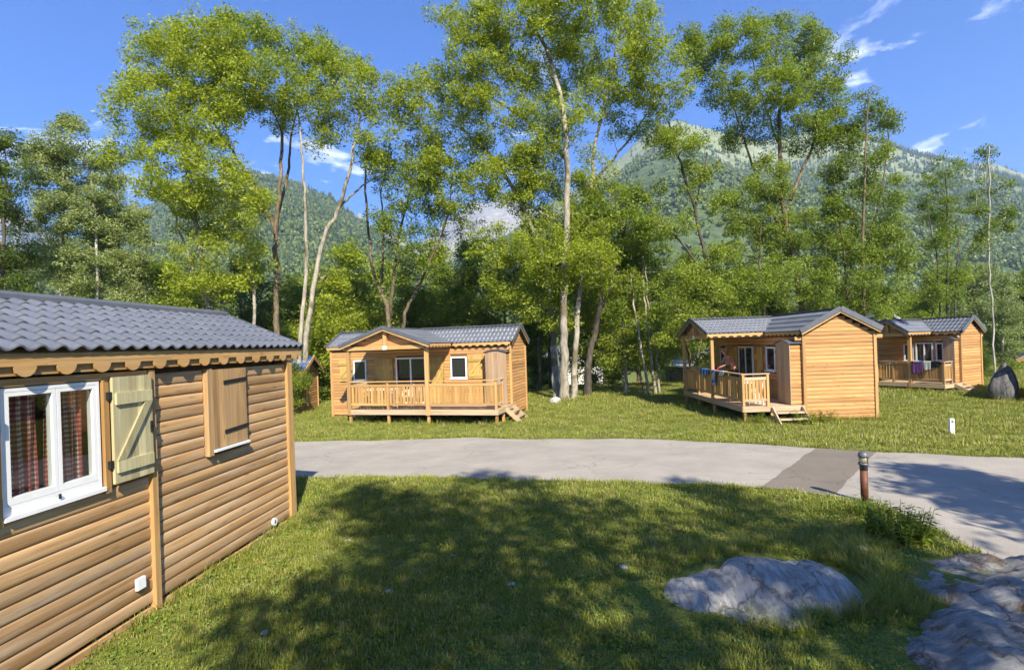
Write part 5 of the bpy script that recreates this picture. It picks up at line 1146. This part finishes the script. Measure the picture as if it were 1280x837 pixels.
# ------------------------------------------------------------------ bollard lamp and marker post
M['rust'] = plain('rust_brown_paint', (0.115, 0.042, 0.018), .6, .1, .35, 14.)
M['lamp_grey'] = plain('grey_casting', (0.12, 0.125, 0.135), .5, .3)
M['lamp_glass'], _nt, _b = new_mat('lamp_glass'); _b.inputs["Base Color"].default_value = (.55, .50, .30, 1); _b.inputs["Roughness"].default_value = .1; _b.inputs["Transmission Weight"].default_value = .6
bx_, by_ = 5.33, 7.98; b0 = empty("bollard_lamp", (bx_, by_, gzf(bx_, by_))); tag(b0, "rust-brown bollard light with grey domed cap at the lane's edge", "bollard")
MB().tube([(0, 0, -.05), (0, 0, .50)], .052, 20).build("post", M['rust'], b0, True)
MB().tube([(0, 0, .50), (0, 0, .575), (0, 0, .58), (0, 0, .605)], [.056, .056, .072, .072], 20).build("collar", M['lamp_grey'], b0, True)
MB().tube([(0, 0, .60), (0, 0, .70)], .058, 20).build("lens", M['lamp_glass'], b0, True)
for k in range(4):
    t = k * math.pi / 2 + .4; MB().tube([(math.cos(t) * .066, math.sin(t) * .066, .60), (math.cos(t) * .066, math.sin(t) * .066, .705)], .007, 6).build("cage_bar", M['lamp_grey'], b0)
MB().tube([(0, 0, .70), (0, 0, .715), (0, 0, .745), (0, 0, .768), (0, 0, .782), (0, 0, .787)], [.073, .074, .068, .052, .028, .004], 20).build("cap", M['lamp_grey'], b0, True)
wp = empty("marker_post", (11.59, 13.81, gzf(11.59, 13.81))); tag(wp, "short white marker post standing in the sunny grass near the lane", "post")
MB().box(-.055, .055, -.035, .035, -.05, .44).build("post", M['white'], wp); boxo("number_tag", M['lamp_grey'], wp, -.03, .03, -.040, -.036, .33, .39)
boxo("wall_plaque", M['cup'], ch_m, -7.72, -7.5, -.06, -.035, zf_m + 1.66, zf_m + 1.80)

# ------------------------------------------------------------------ deck furniture, washing
def table(label, par, x, y, zf, L=1.3, W=.8, mat=None):
    mw = par.matrix_basis; p = mw @ Vector((x, y, zf)); o = empty("garden_table", p, par.rotation_euler.z); tag(o, label, "table")
    mat = mat or M['white']; boxo("table_top", mat, o, -L / 2, L / 2, -W / 2, W / 2, .70, .735)
    for sx in (-1, 1):
        for sy in (-1, 1): MB().tube([(sx * (L / 2 - .1), sy * (W / 2 - .1), .70), (sx * (L / 2 - .05), sy * (W / 2 - .05), 0)], [.03, .022], 8).build("leg", mat, o)
    return o
def chair(label, par, x, y, zf, rz, group="white plastic deck chairs"):
    mw = par.matrix_basis; p = mw @ Vector((x, y, zf)); o = empty("garden_chair", p, par.rotation_euler.z + rz); tag(o, label, "chair", group); w = M['white']
    boxo("seat", w, o, -.22, .22, -.22, .22, .41, .435)
    bk = MB()
    for k in range(6): bk.bar((-.19 + k * .076, .22, .45), (-.19 + k * .076, .31, .82), .045, .014, up=(0, 1, .2))
    bk.build("backrest_slats", w, o); MB().tube([(-.23, .22, .42), (-.23, .30, .80), (-.14, .325, .88), (.14, .325, .88), (.23, .30, .80), (.23, .22, .42)], .018, 6).build("back_frame", w, o)
    for s in (-1, 1):
        MB().tube([(s * .22, -.21, .42), (s * .25, -.24, 0)], [.022, .018], 6).build("leg", w, o); MB().tube([(s * .22, .21, .42), (s * .25, .27, 0)], [.022, .018], 6).build("leg", w, o)
        MB().tube([(s * .25, .27, .62), (s * .26, -.2, .64), (s * .25, -.23, .42)], .02, 6).build("armrest", w, o)
table("white plastic table on the porch chalet's deck behind the left railing", ch_m, -5.0, -1.15, zf_m)
chair("white plastic chair at the right end of the porch chalet's table", ch_m, -4.05, -1.1, zf_m, -1.5)
chair("white plastic chair by the glass door on the porch chalet's deck", ch_m, -3.35, -1.3, zf_m, -2.6)
chair("white plastic chair at the left end of the porch chalet's table", ch_m, -5.75, -.9, zf_m, 1.5)
table("white plastic table on the deck with the man, behind the slats", ch_r, -1.25, -1.45, zf_r, 1.1, .7)
chair("white plastic chair near the deck's corner post, by the man", ch_r, -.55, -1.5, zf_r, -1.5)
def cloth_mat(name, fn):
    m, nt, b = new_mat(name); L = nt.links; tc_ = N(nt, "ShaderNodeTexCoord"); c = fn(nt, tc_.outputs["Object"]); L.new(c, b.inputs["Base Color"]) ; b.inputs["Roughness"].default_value = .95; b.inputs["Specular IOR Level"].default_value = .1; return m
def stripes(cols, freq):
    def fn(nt, co):
        sp = N(nt, "ShaderNodeSeparateXYZ"); nt.links.new(co, sp.inputs[0]); a = N(nt, "ShaderNodeMath", operation='MULTIPLY'); nt.links.new(sp.outputs[0], a.inputs[0]); a.inputs[1].default_value = freq
        f = N(nt, "ShaderNodeMath", operation='FRACT'); nt.links.new(a.outputs[0], f.inputs[0]); r = ramp(nt, f.outputs[0], [(k / len(cols), c) for k, c in enumerate(cols)]); r.color_ramp.interpolation = 'CONSTANT'; return r.outputs[0]
    return fn
def blobs_(cols, sc, seed):
    def fn(nt, co):
        mp_ = N(nt, "ShaderNodeMapping"); mp_.inputs["Location"].default_value = (seed, seed * .7, 0); nt.links.new(co, mp_.inputs[0]); n = N(nt, "ShaderNodeTexNoise", Scale=sc, Detail=1.5); nt.links.new(mp_.outputs[0], n.inputs["Vector"])
        r = ramp(nt, n.outputs[0], [(p, c) for p, c in zip((0, .40, .50, .58), cols)]); r.color_ramp.interpolation = 'CONSTANT'; return r.outputs[0]
    return fn
def towel(label, par, x0, x1, D, zr, front, back, mat, seed, name="towel", cat="towel", group="washing hung over the deck rails"):
    "cloth folded over the rail cap, in the chalet's own frame"
    cx = (x0 + x1) / 2; mw = par.matrix_basis; p = mw @ Vector((cx, -D + .01, zr)); n = 26; s = np.linspace(0, 1, 40); xs = np.linspace(x0 - cx, x1 - cx, n); prof = []
    tot = front + .15 + back
    for t in s * tot:
        if t < front: prof.append((-.082 - .012 * (1 - t / front), -(front - t)))
        elif t < front + .15: prof.append((-.082 + (t - front) * 1.07, .008 + .004 * math.sin((t - front) / .15 * math.pi)))
        else: prof.append((.082, -(t - front - .15)))
    prof = np.array(prof); X = np.repeat(xs[:, None], 40, 1); Y = np.repeat(prof[None, :, 0], n, 0).copy(); Z = np.repeat(prof[None, :, 1], n, 0).copy()
    wv = np.sin(X * 22 + seed) * .010 + np.sin(X * 9 + seed * 2) * .012; hang = np.clip(-Z / max(front, .1), 0, 1); Y += np.sign(Y) * np.abs(wv) * hang; Z += (np.sin(X * 13 + seed) * .012) * hang; X = X * (1 - .05 * hang)
    o = link(name, grid_mesh(name, X, Y, Z + .006, mat, True), None, p, (0, 0, par.rotation_euler.z)); md = o.modifiers.new("thick", 'SOLIDIFY'); md.thickness = .006; return tag(o, label, cat, group)
zr_r = zf_r + DIM['hr']; zr_f = zf_f + DIM_F['hr']
M['t_beach'] = cloth_mat('beach_towel', blobs_([(.08, .15, .38), (.08, .15, .38), (.42, .44, .36), (.45, .38, .12)], 3.2, 4.1))
M['t_blue'] = cloth_mat('blue_towel', stripes([(.10, .20, .42), (.18, .34, .54), (.03, .04, .10)], 3.2))
M['t_grey'] = cloth_mat('grey_cloth', stripes([(.42, .45, .40), (.48, .50, .46)], 9)); M['t_red'] = cloth_mat('red_cloth', stripes([(.55, .02, .04), (.60, .03, .06)], 9))
M['t_purple'] = cloth_mat('purple_towel', stripes([(.11, .05, .17), (.16, .03, .09), (.09, .09, .26), (.20, .06, .10)], 3.4)); M['t_black'] = cloth_mat('black_cloth', stripes([(.012, .012, .014), (.02, .02, .022)], 7)); M['t_sky'] = cloth_mat('sky_cloth', stripes([(.12, .45, .75), (.75, .40, .12)], 4))
towel("yellow and blue beach towel over the deck rail, beside the porch post", ch_r, -2.50, -2.10, 2.05, zr_r, .56, .35, M['t_beach'], 1)
towel("blue towel folded over the deck rail, left of the porch post", ch_r, -3.75, -2.85, 2.05, zr_r, .22, .2, M['t_blue'], 2)
towel("small grey cloth over the deck rail, right of the beach towel", ch_r, -1.75, -1.35, 2.05, zr_r, .16, .2, M['t_grey'], 3)
_p = ch_r.matrix_basis @ Vector((-3.95, -.72 - .66, zf_r + 1.06)); stone("cloth", "bunched red cloth held in the man's hands", _p, (.11, .16, .09), 41, M['t_red'], "cloth", sub=3, amp=.4)
towel("purple striped towel hanging over the farthest chalet's rail", ch_f, -1.24, -.74, 1.65, zr_f, .58, .4, M['t_purple'], 5)
towel("light grey towel hanging over the farthest chalet's rail", ch_f, -.72, -.42, 1.65, zr_f, .40, .3, M['t_grey'], 6)
towel("black cloth hanging over the farthest chalet's rail", ch_f, -.40, -.06, 1.65, zr_f, .27, .3, M['t_black'], 7)
towel("small sky-blue cloth bunched on top of the purple towel", ch_f, -1.14, -.90, 1.65, zr_f + .02, .05, .06, M['t_sky'], 8)

# ------------------------------------------------------------------ the man on the deck
M['skin'] = plain('skin', (0.48, 0.235, 0.15), .5, var=.08); M['hair'] = plain('dark_hair', (.035, .022, .014), .6); M['shorts'] = plain('navy_shorts', (.025, .03, .055), .85)
def skin_obj(name, joints, edges, mat, parent, root=0, sub=2):
    me = bpy.data.meshes.new(name); me.from_pydata([j[0] for j in joints], edges, []); me.update(); o = link(name, me, parent); o.modifiers.new("skin", 'SKIN')
    sv = me.skin_vertices[0].data
    for k, j in enumerate(joints): sv[k].radius = j[1] if isinstance(j[1], tuple) else (j[1], j[1]); sv[k].use_root = (k == root)
    s = o.modifiers.new("sub", 'SUBSURF'); s.levels = sub; s.render_levels = sub; me.materials.append(mat); o.modifiers["skin"].use_smooth_shade = True; return o
def man():
    mw = ch_r.matrix_basis; p = mw @ Vector((-3.95, -.72, zf_r)); o = empty("person", p, -1.583); o.scale = (1.08,) * 3
    tag(o, "bare-chested man in dark shorts bending forward under the porch with a red cloth", "person")
    # local frame: -y is towards the rail he faces
    J = [((0, .06, .95), (.15, .11)), ((0, .03, 1.08), (.145, .10)), ((0, -.06, 1.24), (.16, .105)), ((0, -.17, 1.40), (.175, .11)), ((0, -.25, 1.49), (.08, .07)), ((0, -.31, 1.56), .058), ((0, -.35, 1.63), (.075, .085)), ((0, -.37, 1.72), (.078, .095)), ((0, -.365, 1.79), (.05, .06)),
         ((-.19, -.20, 1.42), .065), ((-.25, -.30, 1.17), .046), ((-.17, -.50, 1.06), .036), ((-.14, -.57, 1.035), (.036, .02)),
         ((.19, -.20, 1.42), .065), ((.25, -.30, 1.17), .046), ((.17, -.50, 1.06), .036), ((.14, -.57, 1.035), (.036, .02)),
         ((-.10, .07, .86), .095), ((-.11, .05, .50), .062), ((-.11, .08, .28), .058), ((-.11, .10, .09), .036), ((-.12, -.06, .035), .036),
         ((.10, .07, .86), .095), ((.11, .05, .50), .062), ((.11, .08, .28), .058), ((.11, .10, .09), .036), ((.12, -.06, .035), .036)]
    E_ = [(0,1),(1,2),(2,3),(3,4),(4,5),(5,6),(6,7),(7,8),(3,9),(9,10),(10,11),(11,12),(3,13),(13,14),(14,15),(15,16),(0,17),(17,18),(18,19),(19,20),(20,21),(0,22),(22,23),(23,24),(24,25),(25,26)]
    for base, sx in ((12, -1), (16, 1)):
        b = Vector(J[base][0])
        for k in range(4):
            i = len(J); q = b + Vector(((k - 1.5) * .019, -.05 + abs(k - 1.5) * .006, -.008)); J += [(tuple(q), .009), (tuple(q + Vector((0, -.035, -.022))), .008)]; E_ += [(base, i), (i, i + 1)]
        i = len(J); q = b + Vector((-sx * .045, -.01, -.005)); J += [(tuple(q), .010), (tuple(q + Vector((-sx * .008, -.03, -.015))), .009)]; E_ += [(base, i), (i, i + 1)]
    body = skin_obj("body", J, E_, M['skin'], o)
    # face: nose and ears, hair and shorts
    MB().add([(-.016, -.455, 1.70), (.016, -.455, 1.70), (0, -.49, 1.685), (0, -.455, 1.745), (0, -.45, 1.68)], [(0, 2, 3), (2, 1, 3), (0, 4, 2), (4, 1, 2)]).build("nose", M['skin'], o)
    for s in (-1, 1): MB().tube([(s * .078, -.36, 1.70), (s * .092, -.355, 1.715), (s * .088, -.352, 1.745), (s * .078, -.36, 1.75)], [.010, .014, .012, .006], 6).build("ear", M['skin'], o, True)
    for s in (-1, 1): MB().tube([(s * .032, -.448, 1.725), (s * .032, -.458, 1.725)], .010, 8).build("eye", M['hair'], o)
    MB().tube([(-.025, -.45, 1.655), (0, -.46, 1.653), (.025, -.45, 1.655)], .005, 5).build("mouth", M['rust'], o)
    H = []; bm = bmesh.new(); bmesh.ops.create_uvsphere(bm, u_segments=20, v_segments=12, radius=1.0)
    bmesh.ops.delete(bm, geom=[v for v in bm.verts if v.co.z < -.25 or (v.co.y < -.62 and v.co.z < .45)], context='VERTS'); me = bpy.data.meshes.new("hair"); bm.to_mesh(me); bm.free(); me.materials.append(M['hair'])
    ho = link("hair", me, o, (0, -.36, 1.745), (.15, 0, 0), (.092, .112, .092)); ho.modifiers.new("t", 'SOLIDIFY').thickness = .08
    skin_obj("shorts", [((0, .06, 1.0), (.158, .118)), ((0, .06, .90), (.160, .120)), ((-.10, .07, .82), .112), ((-.115, .055, .56), .105), ((.10, .07, .82), .112), ((.115, .055, .56), .105)], [(0, 1), (1, 2), (2, 3), (1, 4), (4, 5)], M['shorts'], o, 1)
man()

# ------------------------------------------------------------------ huts and houses further off
def simple_hut(name, label, loc, yaw, W, L, h, rise, roof_m, wall_m, trim_m, cat="hut", over=.25, logs=True, windows=()):
    o = empty(name, loc, yaw); tag(o, label, cat); k = rise / (W / 2)
    MB().box(-L + .02, -.02, .02, W - .02, -.6, h).extrude([(.02, h), (W - .02, h), (W / 2, h + rise - .02)], 'x', -L + .02, -.02).build("wall", wall_m, o)
    if logs:
        for q in range(int(h / PITCH)): log(o, LOG, -L, 0, .07 + q * PITCH)
        for q in range(int((h + rise) / PITCH) - 1):
            z = .07 + q * PITCH; hh = W / 2 if z < h - .05 else max(0, (h + rise - .1 - z) / k); log(o, LOG, W / 2 - hh, W / 2 + hh, z, 0, 0.0)
        for (x, y) in ((.015, -.015), (.015, W + .015)): boxo("corner_post", M['post'], o, x - .05, x + .045, y - .05, y + .045, -.3, h)
    rf = empty("roof"); rf.parent = o
    for s in (0, 1): sheet_obj("roof_sheet", rf, roof_m, -L - over, over, (-over if s == 0 else W + over), h - over * k + .06, W / 2, h + rise + .06, pitch=.22, row=.6)
    for s in (0, 1): MB().bar((over, (-over if s == 0 else W + over), h - over * k), (over, W / 2, h + rise + (.002 if s else 0)), .04, .16).build("verge_board", trim_m, rf)
    boxo("eave_board", trim_m, rf, -L - over, over - .03, -over + .01, -over + .04, h - over * k - .08, h - over * k + .03)
    for (side, a, b, z0, z1, fm) in windows:
        w = empty("window"); w.parent = o
        if side == 'f':
            boxo("frame", fm, w, a, b, -.05, -.002, z0, z1); boxo("pane", M['glass'], w, a + .07, b - .07, -.058, -.052, z0 + .07, z1 - .07)
        else:
            boxo("frame", fm, w, .002, .05, a, b, z0, z1); boxo("pane", M['glass'], w, .052, .058, a + .07, b - .07, z0 + .07, z1 - .07)
    return o
M['brown_wall'] = wood('dark_barn_boards', (0.018, 0.012, 0.010), (0.045, 0.030, 0.024), axis='z', weather=.1); M['cream'] = plain('cream_render', (.55, .50, .38), .9); M['render_white'] = plain('white_render', (.72, .70, .66), .9); M['orange'] = plain('orange_paint', (.60, .16, .05), .7)
M['red_board'] = wood('reddish_boards', (0.13, 0.05, 0.025), (0.24, 0.10, 0.05)); M['pale_roof'] = roof_mat('pale_metal_roof', (.40, .41, .43)); M['pale_trim'] = plain('pale_trim', (.55, .53, .50), .7)
x, Y = ray(376, 440)[0] * 24.5, 24.5; simple_hut("log_hut", "small log hut with blue roof, half hidden behind the near chalet's corner", (x, Y, gzf(x, Y)), R_(4), 2.4, 4.5, 2.05, .55, M['tile_blue'], M['core'], M['beam'])
x, Y = 19.75, 20.0; simple_hut("log_hut", "log hut with blue roof at the picture's right edge", (x, Y, gzf(x, Y)), R_(-136), 3.0, 4.8, 1.75, .95, M['tile_blue'], M['core'], M['beam'])
x, Y = ray(1113, 400)[0] * 37, 36.5; simple_hut("wooden_house", "reddish wooden house showing only its pale-edged gable roof above the deck chalets", (x - 1.6, Y, gzf(x, Y)), R_(-112), 1.9, 5, 3.55, .85, M['tile'], M['red_board'], M['pale_trim'], "house", logs=False)
x, Y = ray(866, 480)[0] * 56, 56; zb = gzf(x, Y)
barn = simple_hut("barn", "dark brown barn with pale metal roof and cream base, seen past the slim stems", (x, Y, zb), R_(-88), 4.6, 9, 3.5, 1.7, M['pale_roof'], M['brown_wall'], M['pale_trim'], "barn", over=.5, logs=False)
boxo("plinth", M['cream'], barn, -9, .06, -.06, 4.66, -1.0, 1.1); boxo("pilaster", M['cream'], barn, .06, .12, .9, 1.35, 1.1, 2.6)
for a in (.25, 2.6, 3.4): boxo("plinth_window", M['glass'], barn, .058, .075, a, a + .45, .35, .95)
x, Y = ray(676, 470)[0] * 84, 84; simple_hut("white_house", "white house with orange shutters glimpsed between the shaded trunks", (x + 4.4, Y, gzf(x, Y) - .3), R_(-70), 6.5, 9, 5.6, 1.8, M['pale_roof'], M['render_white'], M['orange'], "house", over=.6, logs=False,
    windows=[('g', .8, 1.9, 1.2, 2.6, M['orange']), ('g', 3.6, 4.7, 1.2, 2.6, M['orange']), ('g', .8, 1.9, 3.6, 5.0, M['orange']), ('g', 3.6, 4.7, 3.6, 5.0, M['orange'])])
x, Y = ray(741, 485)[0] * 48, 48; sg = empty("signboard", (x, Y, gzf(x, Y))); tag(sg, "small blue and orange signboard on a pale post beyond the trunks", "sign")
MB().tube([(.55, 0, -.1), (.55, 0, 2.1)], .05, 8).build("post", M['white'], sg); boxo("blue_panel", plain('blue_panel', (.06, .16, .55), .5), sg, -.5, .48, -.03, .03, .95, 1.65); boxo("orange_panel", M['orange'], sg, -.5, .48, -.035, .035, .15, .94)
